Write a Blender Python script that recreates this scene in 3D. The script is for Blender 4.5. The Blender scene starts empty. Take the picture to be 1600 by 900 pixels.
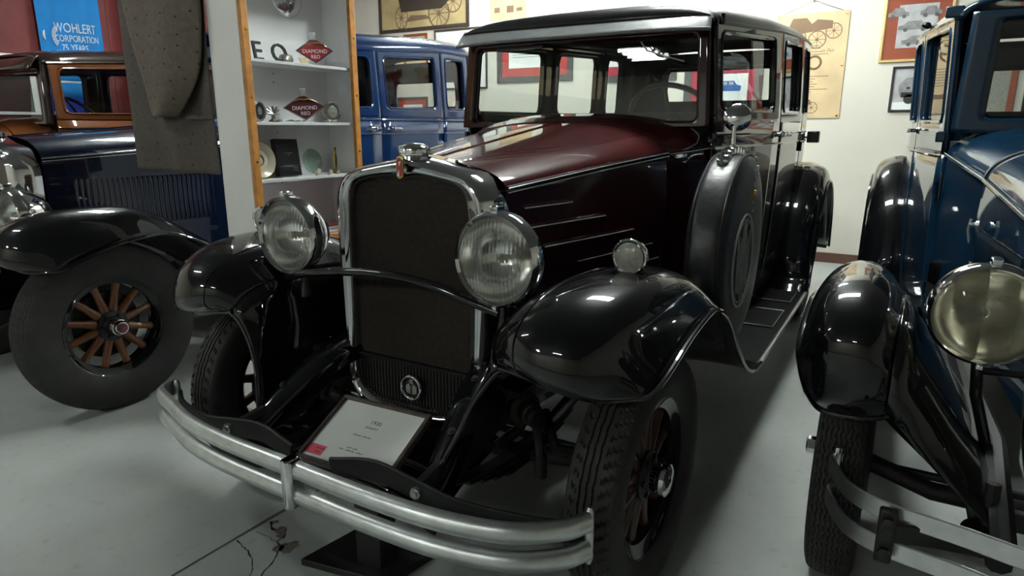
import bpy, bmesh, math, random
import numpy as np
from mathutils import Vector, Matrix
random.seed(7)
C = bpy.context.scene.collection
PI = math.pi

# ------------------------------------------------------------------ camera, world, exposure
YAW, PITCH, FPX = 0.533, 0.238, 1034.4
cam_data = bpy.data.cameras.new('camera')
cam_data.sensor_width = 36.0
cam_data.lens = FPX / 1600 * 36.0
cam_data.clip_start = 0.02
cam = bpy.data.objects.new('camera', cam_data)
C.objects.link(cam)
cam.location = (1.781, 1.355, 1.371)
fwd = Vector((-math.cos(YAW) * math.cos(PITCH), -math.sin(YAW) * math.cos(PITCH), -math.sin(PITCH)))
cam.rotation_euler = fwd.to_track_quat('-Z', 'Y').to_euler()
bpy.context.scene.camera = cam

world = bpy.data.worlds.new('world')
world.use_nodes = True
world.node_tree.nodes['Background'].inputs[0].default_value = (0.6, 0.63, 0.66, 1)
world.node_tree.nodes['Background'].inputs[1].default_value = 0.05
bpy.context.scene.world = world
vs = bpy.context.scene.view_settings
vs.view_transform = 'Standard'
vs.look = 'None'
vs.exposure = 1.2
vs.gamma = 1.0
vs.use_curve_mapping = False
LAMP = 62.0          # radiance of the fluorescent tubes
CEIL = 3.5

# ------------------------------------------------------------------ materials
def srgb(r, g, b):
    f = lambda c: (c / 255 / 12.92) if c / 255 <= 0.04045 else ((c / 255 + 0.055) / 1.055) ** 2.4
    return (f(r), f(g), f(b), 1)

def mat(name, col, rough=0.5, metal=0.0, coat=0.0, vary=0.06, scale=8.0, bump=0.0, bscale=60.0, spec=0.5, emit=0.0, coords='Object'):
    m = bpy.data.materials.new(name)
    m.use_nodes = True
    nt = m.node_tree
    p = nt.nodes['Principled BSDF']
    p.inputs['Roughness'].default_value = rough
    p.inputs['Metallic'].default_value = metal
    p.inputs['Coat Weight'].default_value = coat
    p.inputs['Coat Roughness'].default_value = 0.03
    p.inputs['Specular IOR Level'].default_value = spec
    tc = nt.nodes.new('ShaderNodeTexCoord')
    n = nt.nodes.new('ShaderNodeTexNoise')
    n.inputs['Scale'].default_value = scale
    n.inputs['Detail'].default_value = 5
    nt.links.new(tc.outputs[coords], n.inputs['Vector'])
    r = nt.nodes.new('ShaderNodeValToRGB')
    r.color_ramp.elements[0].position = 0.3
    r.color_ramp.elements[1].position = 0.7
    r.color_ramp.elements[0].color = tuple(c * (1 - vary) for c in col[:3]) + (1,)
    r.color_ramp.elements[1].color = tuple(min(1, c * (1 + vary)) for c in col[:3]) + (1,)
    nt.links.new(n.outputs['Fac'], r.inputs['Fac'])
    nt.links.new(r.outputs['Color'], p.inputs['Base Color'])
    if bump:
        n2 = nt.nodes.new('ShaderNodeTexNoise')
        n2.inputs['Scale'].default_value = bscale
        n2.inputs['Detail'].default_value = 3
        nt.links.new(tc.outputs[coords], n2.inputs['Vector'])
        b = nt.nodes.new('ShaderNodeBump')
        b.inputs['Strength'].default_value = bump
        b.inputs['Distance'].default_value = 0.004
        nt.links.new(n2.outputs['Fac'], b.inputs['Height'])
        nt.links.new(b.outputs['Normal'], p.inputs['Normal'])
    if emit:
        p.inputs['Emission Color'].default_value = (0.93, 1.0, 0.96, 1)
        p.inputs['Emission Strength'].default_value = emit
    return m

def glass_mat(name, tint, base=0.05, rough=0.0):
    """thin pane: see-through plus a fresnel mirror"""
    m = bpy.data.materials.new(name)
    m.use_nodes = True
    nt = m.node_tree
    nt.nodes.clear()
    out = nt.nodes.new('ShaderNodeOutputMaterial')
    mix = nt.nodes.new('ShaderNodeMixShader')
    tr = nt.nodes.new('ShaderNodeBsdfTransparent')
    tr.inputs[0].default_value = tint + (1,)
    gl = nt.nodes.new('ShaderNodeBsdfGlossy')
    gl.inputs['Roughness'].default_value = rough
    gl.inputs[0].default_value = (1, 1, 1, 1)
    lw = nt.nodes.new('ShaderNodeLayerWeight')
    lw.inputs[0].default_value = 0.5
    pw = nt.nodes.new('ShaderNodeMath')
    pw.operation = 'POWER'
    pw.inputs[1].default_value = 4.5
    nt.links.new(lw.outputs['Facing'], pw.inputs[0])
    ad = nt.nodes.new('ShaderNodeMath')
    ad.operation = 'MULTIPLY_ADD'
    ad.use_clamp = True
    ad.inputs[1].default_value = 0.9
    ad.inputs[2].default_value = 0.03 + base
    nt.links.new(pw.outputs[0], ad.inputs[0])
    nt.links.new(ad.outputs[0], mix.inputs[0])
    nt.links.new(tr.outputs[0], mix.inputs[1])
    nt.links.new(gl.outputs[0], mix.inputs[2])
    nt.links.new(mix.outputs[0], out.inputs[0])
    return m

M = {}
M['black'] = mat('black_paint', (0.0035, 0.0038, 0.0045), 0.32, coat=1.0, spec=0.06, vary=0.15, scale=3)
M['roof'] = mat('black_roof_fabric', (0.006, 0.006, 0.0065), 0.42, coat=0.25, vary=0.2, scale=20, spec=0.2)
M['maroon'] = mat('maroon_paint', (0.042, 0.0045, 0.0055), 0.34, coat=1.0, spec=0.06, vary=0.12, scale=3)
M['darkmaroon'] = mat('dark_maroon_paint', (0.022, 0.0035, 0.0055), 0.34, coat=1.0, vary=0.12, scale=3, spec=0.06)
M['visor'] = mat('grey_visor_cloth', (0.11, 0.116, 0.118), 0.36, coat=1.0, vary=0.12, scale=30)
M['chrome'] = mat('chrome', (0.72, 0.73, 0.75), 0.07, metal=1.0, vary=0.05, scale=20)
M['satin'] = mat('satin_nickel', (0.66, 0.68, 0.68), 0.36, metal=1.0, vary=0.1, scale=25, bump=0.05)
M['silver_line'] = mat('silver_pinstripe', (0.55, 0.56, 0.55), 0.3, metal=0.6)
M['core'] = mat('radiator_core', (0.085, 0.070, 0.060), 0.6, metal=0.2, vary=0.35, scale=60)
M['grille'] = mat('grille_metal', (0.018, 0.02, 0.021), 0.42, metal=0.6)
M['frame'] = mat('chassis_black', (0.008, 0.008, 0.008), 0.5, vary=0.3, scale=12, bump=0.1)
M['iron'] = mat('greasy_iron', (0.022, 0.021, 0.02), 0.5, metal=0.4, vary=0.35, scale=25, bump=0.3)
M['rubber'] = mat('tyre_rubber', (0.020, 0.019, 0.018), 0.72, vary=0.25, scale=18, bump=0.15)
M['cover'] = mat('black_leathercloth', (0.016, 0.017, 0.018), 0.40, vary=0.2, scale=14, bump=0.45, bscale=38)
M['covergrey'] = mat('grey_cover_print', (0.42, 0.42, 0.40), 0.5)
M['redwood'] = mat('dark_red_spoke_wood', (0.05, 0.014, 0.008), 0.4, coat=0.4, vary=0.3, scale=20)
M['orangewood'] = mat('varnished_orange_wood', (0.17, 0.058, 0.017), 0.38, coat=0.5, vary=0.3, scale=20)
M['cloth_int'] = mat('dark_mohair', (0.013, 0.012, 0.012), 0.9, vary=0.3, scale=30, bump=0.2)
M['liner'] = mat('headliner', (0.02, 0.02, 0.02), 0.95, vary=0.2)
M['navy'] = mat('navy_paint', (0.002, 0.0055, 0.018), 0.33, coat=1.0, vary=0.1, scale=3, spec=0.06)
M['blue'] = mat('royal_blue_paint', (0.005, 0.024, 0.085), 0.33, coat=1.0, vary=0.1, scale=3, spec=0.06)
M['teal'] = mat('dark_teal_blue_paint', (0.0032, 0.020, 0.044), 0.33, coat=1.0, vary=0.1, scale=3, spec=0.06)
M['brown'] = mat('russet_brown_paint', (0.085, 0.027, 0.008), 0.33, coat=1.0, vary=0.1, scale=3, spec=0.06)
M['darkbrown'] = mat('dark_brown_paint', (0.016, 0.010, 0.008), 0.33, coat=1.0, vary=0.1, scale=3, spec=0.06)
M['glass'] = glass_mat('window_glass', (0.80, 0.83, 0.82), 0.01)
M['caseglass'] = glass_mat('display_glass', (0.97, 0.98, 0.98), 0.0)
def moulded_glass(name, tint, rough=.03, ior=1.35):
    m = mat(name, tint, rough, vary=.02)
    p = m.node_tree.nodes['Principled BSDF']
    p.inputs['Transmission Weight'].default_value = 1.0
    p.inputs['IOR'].default_value = ior
    return m
M['lens'] = moulded_glass('lens_glass', (0.97, 0.98, 0.96))
M['amberlens'] = moulded_glass('amber_lens_glass', (0.94, 0.89, 0.70), .05)
M['milklens'] = mat('milky_lens', (0.32, 0.31, 0.27), 0.25, coat=0.6, vary=0.2, scale=60)
M['reflector'] = mat('silvered_reflector', (0.88, 0.88, 0.86), 0.16, metal=1.0, vary=0.15, scale=14)
M['white'] = mat('white_gloss_board', (0.87, 0.86, 0.87), 0.42, vary=0.04)
M['whitewall'] = mat('white_panel', (0.74, 0.73, 0.70), 0.55, vary=0.05, scale=4)
M['oak'] = mat('honey_oak', (0.46, 0.20, 0.045), 0.4, coat=0.3, vary=0.25, scale=26)
M['brass'] = mat('brass', (0.65, 0.45, 0.16), 0.25, metal=1.0)
M['paper'] = mat('white_paper', (0.86, 0.88, 0.86), 0.6, vary=0.03)
M['ink'] = mat('grey_ink', (0.10, 0.10, 0.10), 0.8)
M['blackink'] = mat('black_ink', (0.015, 0.015, 0.017), 0.7)
M['pink'] = mat('coral_pink_label', (0.82, 0.11, 0.16), 0.5)
M['darkink'] = mat('label_ink', (0.2, 0.02, 0.03), 0.7)
M['bronzeframe'] = mat('dark_bronze_frame', (0.085, 0.065, 0.055), 0.34, metal=0.35, vary=0.2, scale=30)
M['red'] = mat('red_enamel', (0.33, 0.018, 0.022), 0.3, coat=0.7)
M['darkred'] = mat('dark_red_enamel', (0.10, 0.008, 0.014), 0.3, coat=0.7)
M['redmat'] = mat('red_picture_mat', (0.42, 0.055, 0.05), 0.8)
M['crimsonmat'] = mat('crimson_picture_mat', (0.34, 0.03, 0.055), 0.8)
M['rustmat'] = mat('rust_picture_mat', (0.26, 0.06, 0.028), 0.8)
M['greymat'] = mat('grey_picture_mat', (0.085, 0.08, 0.08), 0.8)
M['gold'] = mat('gilt_frame', (0.50, 0.36, 0.15), 0.4, metal=0.6)
M['parchment'] = mat('aged_parchment', (0.60, 0.46, 0.27), 0.75, vary=0.12, scale=5)
M['sepia'] = mat('sepia_print', (0.47, 0.37, 0.18), 0.8, vary=0.22, scale=4)
M['sepiaink'] = mat('sepia_ink', (0.19, 0.12, 0.075), 0.9)
M['darksepia'] = mat('dark_sepia_ink', (0.05, 0.036, 0.026), 0.9)
M['midgrey'] = mat('photo_grey', (0.22, 0.22, 0.22), 0.7, vary=0.3, scale=20)
M['lightgrey'] = mat('photo_light_grey', (0.45, 0.45, 0.46), 0.7, vary=0.15, scale=12)
M['bannerblue'] = mat('bright_blue_banner', (0.004, 0.21, 0.58), 0.75, vary=0.10, scale=4)
M['bannerdark'] = mat('deep_blue_banner', (0.004, 0.02, 0.27), 0.75)
M['bannerwhite'] = mat('white_print', (0.75, 0.77, 0.82), 0.7)
M['cream'] = mat('cream_plaster', (0.70, 0.675, 0.59), 0.85, vary=0.04, scale=1.5, bump=0.08, bscale=30)
M['brick'] = mat('red_painted_boards', (0.15, 0.018, 0.018), 0.6, vary=0.2, scale=3, bump=0.2, bscale=40)
M['redpier'] = mat('lighter_red_pier', (0.24, 0.045, 0.038), 0.6, vary=0.12, scale=3)
M['ceil'] = mat('dark_painted_ceiling', (0.20, 0.20, 0.20), 0.9, vary=0.05)
M['skirt'] = mat('reddish_brown_baseboard', (0.10, 0.045, 0.03), 0.6)
M['tube'] = mat('lit_fluorescent_tube', (0.9, 0.9, 0.9), 0.5, emit=LAMP)
M['fixture'] = mat('white_fixture_steel', (0.75, 0.75, 0.74), 0.4)
M['navycloth'] = mat('blue_book', (0.01, 0.01, 0.012), 0.35, coat=0.3)
M['creamplate'] = mat('cream_china', (0.62, 0.55, 0.42), 0.2, coat=0.6)
M['greenglass'] = glass_mat('pale_green_glass', (0.75, 0.86, 0.80), 0.10, 0.05)
M['grit'] = mat('exposed_grit', (0.17, 0.145, 0.12), 0.9, vary=0.5, scale=90, bump=0.8, bscale=120)
M['crackdark'] = mat('crack_shadow_dirt', (0.012, 0.011, 0.010), 0.95)
M['carblue'] = mat('blue_car_picture', (0.03, 0.10, 0.33), 0.6)
M['mat_rubber'] = mat('ribbed_step_rubber', (0.014, 0.014, 0.014), 0.75, spec=0.15, vary=0.2, scale=40)
M['pewter'] = mat('aged_pewter', (0.33, 0.31, 0.28), 0.35, metal=0.9, vary=0.25, scale=40)
M['bakelite'] = mat('bakelite', (0.006, 0.006, 0.006), 0.3, coat=0.4)

def floor_material():
    m = bpy.data.materials.new('painted_concrete')
    m.use_nodes = True
    nt = m.node_tree
    p = nt.nodes['Principled BSDF']
    tc = nt.nodes.new('ShaderNodeTexCoord')
    n = nt.nodes.new('ShaderNodeTexNoise'); n.inputs['Scale'].default_value = 1.7; n.inputs['Detail'].default_value = 8; n.inputs['Roughness'].default_value = 0.65
    r = nt.nodes.new('ShaderNodeValToRGB')
    r.color_ramp.elements[0].position = 0.25; r.color_ramp.elements[0].color = (0.37, 0.39, 0.375, 1)
    r.color_ramp.elements[1].position = 0.75; r.color_ramp.elements[1].color = (0.50, 0.525, 0.51, 1)
    n2 = nt.nodes.new('ShaderNodeTexNoise'); n2.inputs['Scale'].default_value = 22; n2.inputs['Detail'].default_value = 6
    r2 = nt.nodes.new('ShaderNodeValToRGB')
    r2.color_ramp.elements[0].position = 0.25; r2.color_ramp.elements[0].color = (0.84, 0.82, 0.78, 1)
    r2.color_ramp.elements[1].position = 0.42; r2.color_ramp.elements[1].color = (1, 1, 1, 1)
    mx = nt.nodes.new('ShaderNodeMix'); mx.data_type = 'RGBA'; mx.blend_type = 'MULTIPLY'; mx.inputs[0].default_value = 1
    for a in (n, n2): nt.links.new(tc.outputs['Object'], a.inputs['Vector'])
    nt.links.new(n.outputs['Fac'], r.inputs['Fac']); nt.links.new(n2.outputs['Fac'], r2.inputs['Fac'])
    nt.links.new(r.outputs['Color'], mx.inputs[6]); nt.links.new(r2.outputs['Color'], mx.inputs[7])
    nt.links.new(mx.outputs[2], p.inputs['Base Color'])
    p.inputs['Roughness'].default_value = 0.42
    b = nt.nodes.new('ShaderNodeBump'); b.inputs['Strength'].default_value = 0.15; b.inputs['Distance'].default_value = 0.004
    nt.links.new(n2.outputs['Fac'], b.inputs['Height']); nt.links.new(b.outputs['Normal'], p.inputs['Normal'])
    return m
M['floor'] = floor_material()

def drape_material(nm, c0):
    """grey-brown cloth with small woven dark tufts"""
    m = mat(nm, c0, 0.9, vary=0.16, scale=40, bump=0.25, bscale=300)
    nt = m.node_tree
    p = nt.nodes['Principled BSDF']
    base = p.inputs['Base Color'].links[0].from_socket
    tc = nt.nodes.new('ShaderNodeTexCoord')
    mp = nt.nodes.new('ShaderNodeMapping'); mp.inputs['Scale'].default_value = (1, 1.0, 1.35)
    v = nt.nodes.new('ShaderNodeTexVoronoi'); v.inputs['Scale'].default_value = 10.5; v.inputs['Randomness'].default_value = 0.45
    v.voronoi_dimensions = '2D'
    sp = nt.nodes.new('ShaderNodeSeparateXYZ'); cb = nt.nodes.new('ShaderNodeCombineXYZ')
    nt.links.new(tc.outputs['Object'], mp.inputs['Vector']); nt.links.new(mp.outputs[0], sp.inputs[0])
    nt.links.new(sp.outputs[1], cb.inputs[0]); nt.links.new(sp.outputs[2], cb.inputs[1])
    nt.links.new(cb.outputs[0], v.inputs['Vector'])
    lt = nt.nodes.new('ShaderNodeMath'); lt.operation = 'LESS_THAN'; lt.inputs[1].default_value = 0.072
    nt.links.new(v.outputs['Distance'], lt.inputs[0])
    mx = nt.nodes.new('ShaderNodeMix'); mx.data_type = 'RGBA'
    nt.links.new(lt.outputs[0], mx.inputs[0]); nt.links.new(base, mx.inputs[6]); mx.inputs[7].default_value = (0.035, 0.02, 0.018, 1)
    nt.links.new(mx.outputs[2], p.inputs['Base Color'])
    return m
M['drape'] = drape_material('patterned_brown_cloth', (0.066, 0.055, 0.046))
M['drape_lit'] = drape_material('patterned_brown_cloth_lit', (0.105, 0.084, 0.067))  # same cloth in a lighter tone: light caught by the flap, painted in

# ------------------------------------------------------------------ mesh helpers
def catmull(pts, n):
    """n samples along a Catmull-Rom curve through pts (uniform in point index)"""
    P = np.array(pts, float)
    P = np.vstack([2 * P[0] - P[1], P, 2 * P[-1] - P[-2]])
    k = len(P) - 3
    out = []
    for i in range(n):
        t = i / (n - 1) * k
        j = min(int(t), k - 1); f = t - j
        a, b, c, d = P[j:j + 4]
        out.append(0.5 * (2 * b + (c - a) * f + (2 * a - 5 * b + 4 * c - d) * f * f + (3 * b - a - 3 * c + d) * f ** 3))
    return np.array(out)

def lin(x, xs, ys):
    return float(np.interp(x, xs, ys))

class MB:
    def __init__(s): s.v = []; s.f = []
    def add(s, vs, fs):
        o = len(s.v)
        s.v += [tuple(map(float, v)) for v in vs]
        s.f += [tuple(i + o for i in f) for f in fs]
        return s
    def box(s, a, b):
        x0, y0, z0 = a; x1, y1, z1 = b
        return s.add([(x0, y0, z0), (x1, y0, z0), (x1, y1, z0), (x0, y1, z0), (x0, y0, z1), (x1, y0, z1), (x1, y1, z1), (x0, y1, z1)],
                     [(0, 3, 2, 1), (4, 5, 6, 7), (0, 1, 5, 4), (1, 2, 6, 5), (2, 3, 7, 6), (3, 0, 4, 7)])
    def obox(s, c, ax, ay, az):
        c, ax, ay, az = (np.array(t, float) for t in (c, ax, ay, az))
        v = [c + ax * i + ay * j + az * k for k in (-1, 1) for j in (-1, 1) for i in (-1, 1)]
        return s.add(v, [(0, 2, 3, 1), (4, 5, 7, 6), (0, 1, 5, 4), (1, 3, 7, 5), (3, 2, 6, 7), (2, 0, 4, 6)])
    def bar(s, p, q, w, h, up=(0, 0, 1)):
        p, q = np.array(p, float), np.array(q, float)
        d = q - p; u = np.array(up, float)
        sd = np.cross(d, u); sd = sd / (np.linalg.norm(sd) + 1e-9)
        u = np.cross(sd, d); u = u / (np.linalg.norm(u) + 1e-9)
        return s.obox((p + q) / 2, d / 2, sd * w / 2, u * h / 2)
    def grid(s, P, cu=False, cv=False):
        P = np.array(P, float); nu, nv = P.shape[:2]
        fs = []
        for i in range(nu if cu else nu - 1):
            for j in range(nv if cv else nv - 1):
                i2, j2 = (i + 1) % nu, (j + 1) % nv
                fs.append((i * nv + j, i2 * nv + j, i2 * nv + j2, i * nv + j2))
        return s.add(P.reshape(-1, 3), fs)
    def loft(s, secs, caps=True):
        P = np.array(secs, float); nu, nv = P.shape[:2]
        o = len(s.v)
        s.grid(P, cv=True)
        if caps:
            s.f.append(tuple(o + j for j in range(nv))[::-1]); s.f.append(tuple(o + (nu - 1) * nv + j for j in range(nv)))
        return s
    def tube(s, path, r, n=8, caps=True, flat=None):
        """round tube along a path; r a number or list; flat=(w,h,up) gives a flat strip section"""
        P = np.array(path, float); k = len(P)
        T = np.gradient(P, axis=0); T /= (np.linalg.norm(T, axis=1)[:, None] + 1e-12)
        up = np.array(flat[2] if flat else (0, 0, 1), float)
        secs = []
        prev = None
        for i in range(k):
            if flat is None and prev is not None:
                a = prev - T[i] * prev.dot(T[i])
            else:
                a = np.cross(up, T[i])
                if np.linalg.norm(a) < 1e-3: a = np.cross((1, 0, 0), T[i]) if prev is None else prev
            a = a / (np.linalg.norm(a) + 1e-12); prev = a
            b = np.cross(T[i], a)
            if flat:
                w, h = flat[0], flat[1]
                e = min(w, h) * 0.3
                pr = [(-w / 2 + e, -h / 2), (w / 2 - e, -h / 2), (w / 2, -h / 2 + e), (w / 2, h / 2 - e), (w / 2 - e, h / 2), (-w / 2 + e, h / 2), (-w / 2, h / 2 - e), (-w / 2, -h / 2 + e)]
                secs.append([P[i] + a * x + b * y for x, y in pr])
            else:
                ri = r[i] if hasattr(r, '__len__') else r
                secs.append([P[i] + (a * math.cos(t) + b * math.sin(t)) * ri for t in np.linspace(0, 2 * PI, n, endpoint=False)])
        return s.loft(secs, caps)
    def ring(s, c, axis, R, r, n=40, m=8, up=(0, 0, 1)):
        c = np.array(c, float); ax = np.array(axis, float); ax /= np.linalg.norm(ax)
        u = np.cross(up, ax)
        if np.linalg.norm(u) < 1e-3: u = np.cross((1, 0, 0), ax)
        u /= np.linalg.norm(u); w = np.cross(ax, u)
        P = []
        for i in range(n):
            t = 2 * PI * i / n; d = u * math.cos(t) + w * math.sin(t)
            P.append([c + d * (R + r * math.cos(q)) + ax * r * math.sin(q) for q in np.linspace(0, 2 * PI, m, endpoint=False)])
        return s.grid(P, cu=True, cv=True)
    def lathe(s, prof, c, axis, n=40, caps=True, up=(0, 0, 1), fn=None):
        """prof: (radius, height along axis); fn(theta, r, h) may bend the radius"""
        c = np.array(c, float); ax = np.array(axis, float); ax /= np.linalg.norm(ax)
        u = np.cross(up, ax)
        if np.linalg.norm(u) < 1e-3: u = np.cross((1, 0, 0), ax)
        u /= np.linalg.norm(u); w = np.cross(ax, u)
        secs = []
        for r, h in prof:
            row = []
            for i in range(n):
                t = 2 * PI * i / n
                rr = fn(t, r, h) if fn else r
                row.append(c + ax * h + (u * math.cos(t) + w * math.sin(t)) * rr)
            secs.append(row)
        return s.loft(secs, caps)
    def prism(s, poly, fn, d):
        """2-D outline extruded: fn(a, b, depth) -> point"""
        n = len(poly)
        v = [fn(a, b, 0) for a, b in poly] + [fn(a, b, d) for a, b in poly]
        return s.add(v, [tuple(range(n))[::-1], tuple(range(n, 2 * n))] + [(i, (i + 1) % n, n + (i + 1) % n, n + i) for i in range(n)])
    def xform(s, mtx):
        s.v = [tuple(mtx @ Vector(v)) for v in s.v]
        return s
    def mirror_y(s):
        s.v = [(x, -y, z) for x, y, z in s.v]; s.f = [f[::-1] for f in s.f]
        return s
    def build(s, name, m, parent=None, smooth=True, angle=38, bevel=0, solid=0, sub=0, fixn=True, off=-1):
        me = bpy.data.meshes.new(name)
        me.from_pydata(s.v, [], s.f)
        if fixn:
            bm = bmesh.new(); bm.from_mesh(me)
            bmesh.ops.recalc_face_normals(bm, faces=bm.faces)
            bm.to_mesh(me); bm.free()
        me.materials.append(m if not isinstance(m, str) else M[m])
        if smooth:
            me.polygons.foreach_set('use_smooth', [True] * len(me.polygons))
            me.set_sharp_from_angle(angle=math.radians(angle))
        me.update()
        o = bpy.data.objects.new(name, me); C.objects.link(o)
        if parent: o.parent = parent
        if solid:
            md = o.modifiers.new('solid', 'SOLIDIFY'); md.thickness = solid; md.offset = off
        if bevel:
            md = o.modifiers.new('bevel', 'BEVEL'); md.width = bevel; md.segments = 2; md.limit_method = 'ANGLE'; md.angle_limit = math.radians(35)
        if sub:
            md = o.modifiers.new('sub', 'SUBSURF'); md.levels = sub; md.render_levels = sub
        return o

def tag(o, label=None, cat=None, group=None, kind=None):
    if label: o['label'] = label
    if cat: o['category'] = cat
    if group: o['group'] = group
    if kind: o['kind'] = kind
    return o

def thing(name, label, cat, loc=(0, 0, 0), rotz=0, group=None):
    o = bpy.data.objects.new(name, None); C.objects.link(o)
    o.empty_display_size = 0.1
    o.location = loc; o.rotation_euler = (0, 0, rotz)
    return tag(o, label, cat, group)

def share(o, name=None, parent=None, loc=None, rot=None):
    c = o.copy(); C.objects.link(c)
    if parent: c.parent = parent
    if loc is not None: c.location = loc
    if rot is not None: c.rotation_euler = rot
    return c

def textmesh(body, size, m, name, parent, mtx, depth=0.0006, align='CENTER', shear=0.0):
    cu = bpy.data.curves.new(name, 'FONT')
    cu.body = body; cu.size = size; cu.extrude = depth; cu.align_x = align; cu.align_y = 'CENTER'; cu.shear = shear
    cu.resolution_u = 3
    o = bpy.data.objects.new(name, cu); C.objects.link(o)
    dg = bpy.context.evaluated_depsgraph_get()
    me = bpy.data.meshes.new_from_object(o.evaluated_get(dg))
    bpy.data.objects.remove(o)
    me.materials.clear(); me.materials.append(M[m])
    me.transform(mtx)
    t = bpy.data.objects.new(name, me); C.objects.link(t)
    if parent: t.parent = parent
    return t

def frame_mtx(origin, right, up):
    r = Vector(right).normalized(); u = Vector(up).normalized(); n = r.cross(u)
    m = Matrix((r, u, n)).transposed().to_4x4()
    m.translation = Vector(origin)
    return m

# ------------------------------------------------------------------ setting
XB, XF, YL, YR = -5.75, 8.5, -6.0, 6.5
jl = np.array([(-7, -0.46), (0.20, -0.47), (0.268, -0.472), (0.40, -0.478), (0.574, -0.482), (0.763, -0.486), (7, -0.60)])
fl = MB()
fl.box((XB - .1, YL - .1, -0.12), (XF + .1, YR + .1, -0.035))
floor = fl.build('floor', 'crackdark', None, smooth=False); tag(floor, kind='structure')
for side, w in ((1, 0.0065), (-1, 0.0065)):
    b = MB()
    e = [(x, y + side * (w + 0.0025 * math.sin(7 * x * 3) * (1 if 0 < x < 1 else 0)) , 0) for x, y in jl]
    yy = YR + .1 if side > 0 else YL - .1
    top = [(x, y, 0.0) for x, y, z in e] + [(x, yy, 0.0) for x, y, z in e[::-1]]
    n = len(top)
    b.add(top + [(x, y, -0.035) for x, y, z in top], [tuple(range(n)), tuple(range(n, 2 * n))[::-1]] + [(i, (i + 1) % n, n + (i + 1) % n, n + i) for i in range(n)])
    b.build('slab', 'floor', floor, smooth=False)
def crack(pts, w):
    P = catmull([(x, y, 0.0006) for x, y in pts], len(pts) * 4)
    a, b_ = [], []
    for i, p in enumerate(P):
        t = P[min(i + 1, len(P) - 1)] - P[max(i - 1, 0)]; t /= np.linalg.norm(t)
        nrm = np.array((-t[1], t[0], 0)); ww = w * (0.5 + random.random()) * (1 - 0.6 * i / len(P))
        jit = nrm * random.uniform(-1, 1) * 0.003
        a.append(p + nrm * ww + jit); b_.append(p - nrm * ww + jit)
    MB().grid([a, b_]).build('crack', 'crackdark', floor, smooth=False)
crack([(0.538, -0.468), (0.552, -0.425), (0.565, -0.375), (0.585, -0.335), (0.62, -0.29), (0.70, -0.24)], 0.0028)
crack([(0.402, -0.456), (0.432, -0.425), (0.432, -0.385), (0.445, -0.345), (0.475, -0.345), (0.487, -0.325), (0.52, -0.29), (0.56, -0.268), (0.64, -0.24)], 0.0045)
crack([(0.475, -0.45), (0.47, -0.40), (0.478, -0.36), (0.475, -0.345)], 0.0018)
for (cx, cy, r) in ((0.425, -0.385, 0.024), (0.445, -0.36, 0.018), (0.475, -0.285, 0.036), (0.50, -0.31, 0.022), (0.40, -0.44, 0.012)):
    ring_ = [(cx + r * (0.75 + 0.4 * random.random()) * math.cos(t), cy + r * 0.8 * (0.7 + 0.5 * random.random()) * math.sin(t), 0.0012) for t in np.linspace(0, 2 * PI, 14, endpoint=False)]
    MB().add(ring_ + [(x, y, -0.002) for x, y, z in ring_], [tuple(range(14))]).build('chipped_patch', 'grit', floor, smooth=False)

def wallbox(name, a, b, m):
    return tag(MB().box(a, b).build(name, m, None, smooth=False), kind='structure')
wallbox('wall_back', (XB - .1, YL - .1, 0), (XB, YR + .1, CEIL), 'cream')
wallbox('wall_front', (XF, YL - .1, 0), (XF + .1, YR + .1, CEIL), 'cream')
wallbox('wall_right', (XB, YR, 0), (XF, YR + .1, CEIL), 'cream')
wl = wallbox('wall_left', (XB, YL - .1, 0), (XF, YL - .02, CEIL), 'crackdark')
wallbox('ceiling', (XB - .1, YL - .1, CEIL), (XF + .1, YR + .1, CEIL + .1), 'ceil')
wallbox('baseboard_back', (XB, YL, 0), (XB + .02, YR, 0.10), 'skirt')
# left wall: red painted boarding
pn = MB().box((-.298, -.02, 0), (.298, 0, CEIL)).build('wall_panel', 'brick', wl, smooth=False, bevel=.004)
for c in range(9):
    b = pn if c == 0 else share(pn)
    b.location = (-5.1 + c * .6, YL + random.uniform(-.002, .002), 0)
MB().box((XB, YL - .02, 0), (-5.40, YL, CEIL)).build('painted_render', 'brick', wl, smooth=False)
MB().box((0, YL - .02, 0), (XF, YL, CEIL)).build('plaster', 'cream', wl, smooth=False)
p_ = wallbox('trim_1', (-3.05, YL - .02, 0), (-2.52, YL + .12, CEIL), 'redpier')
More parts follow.
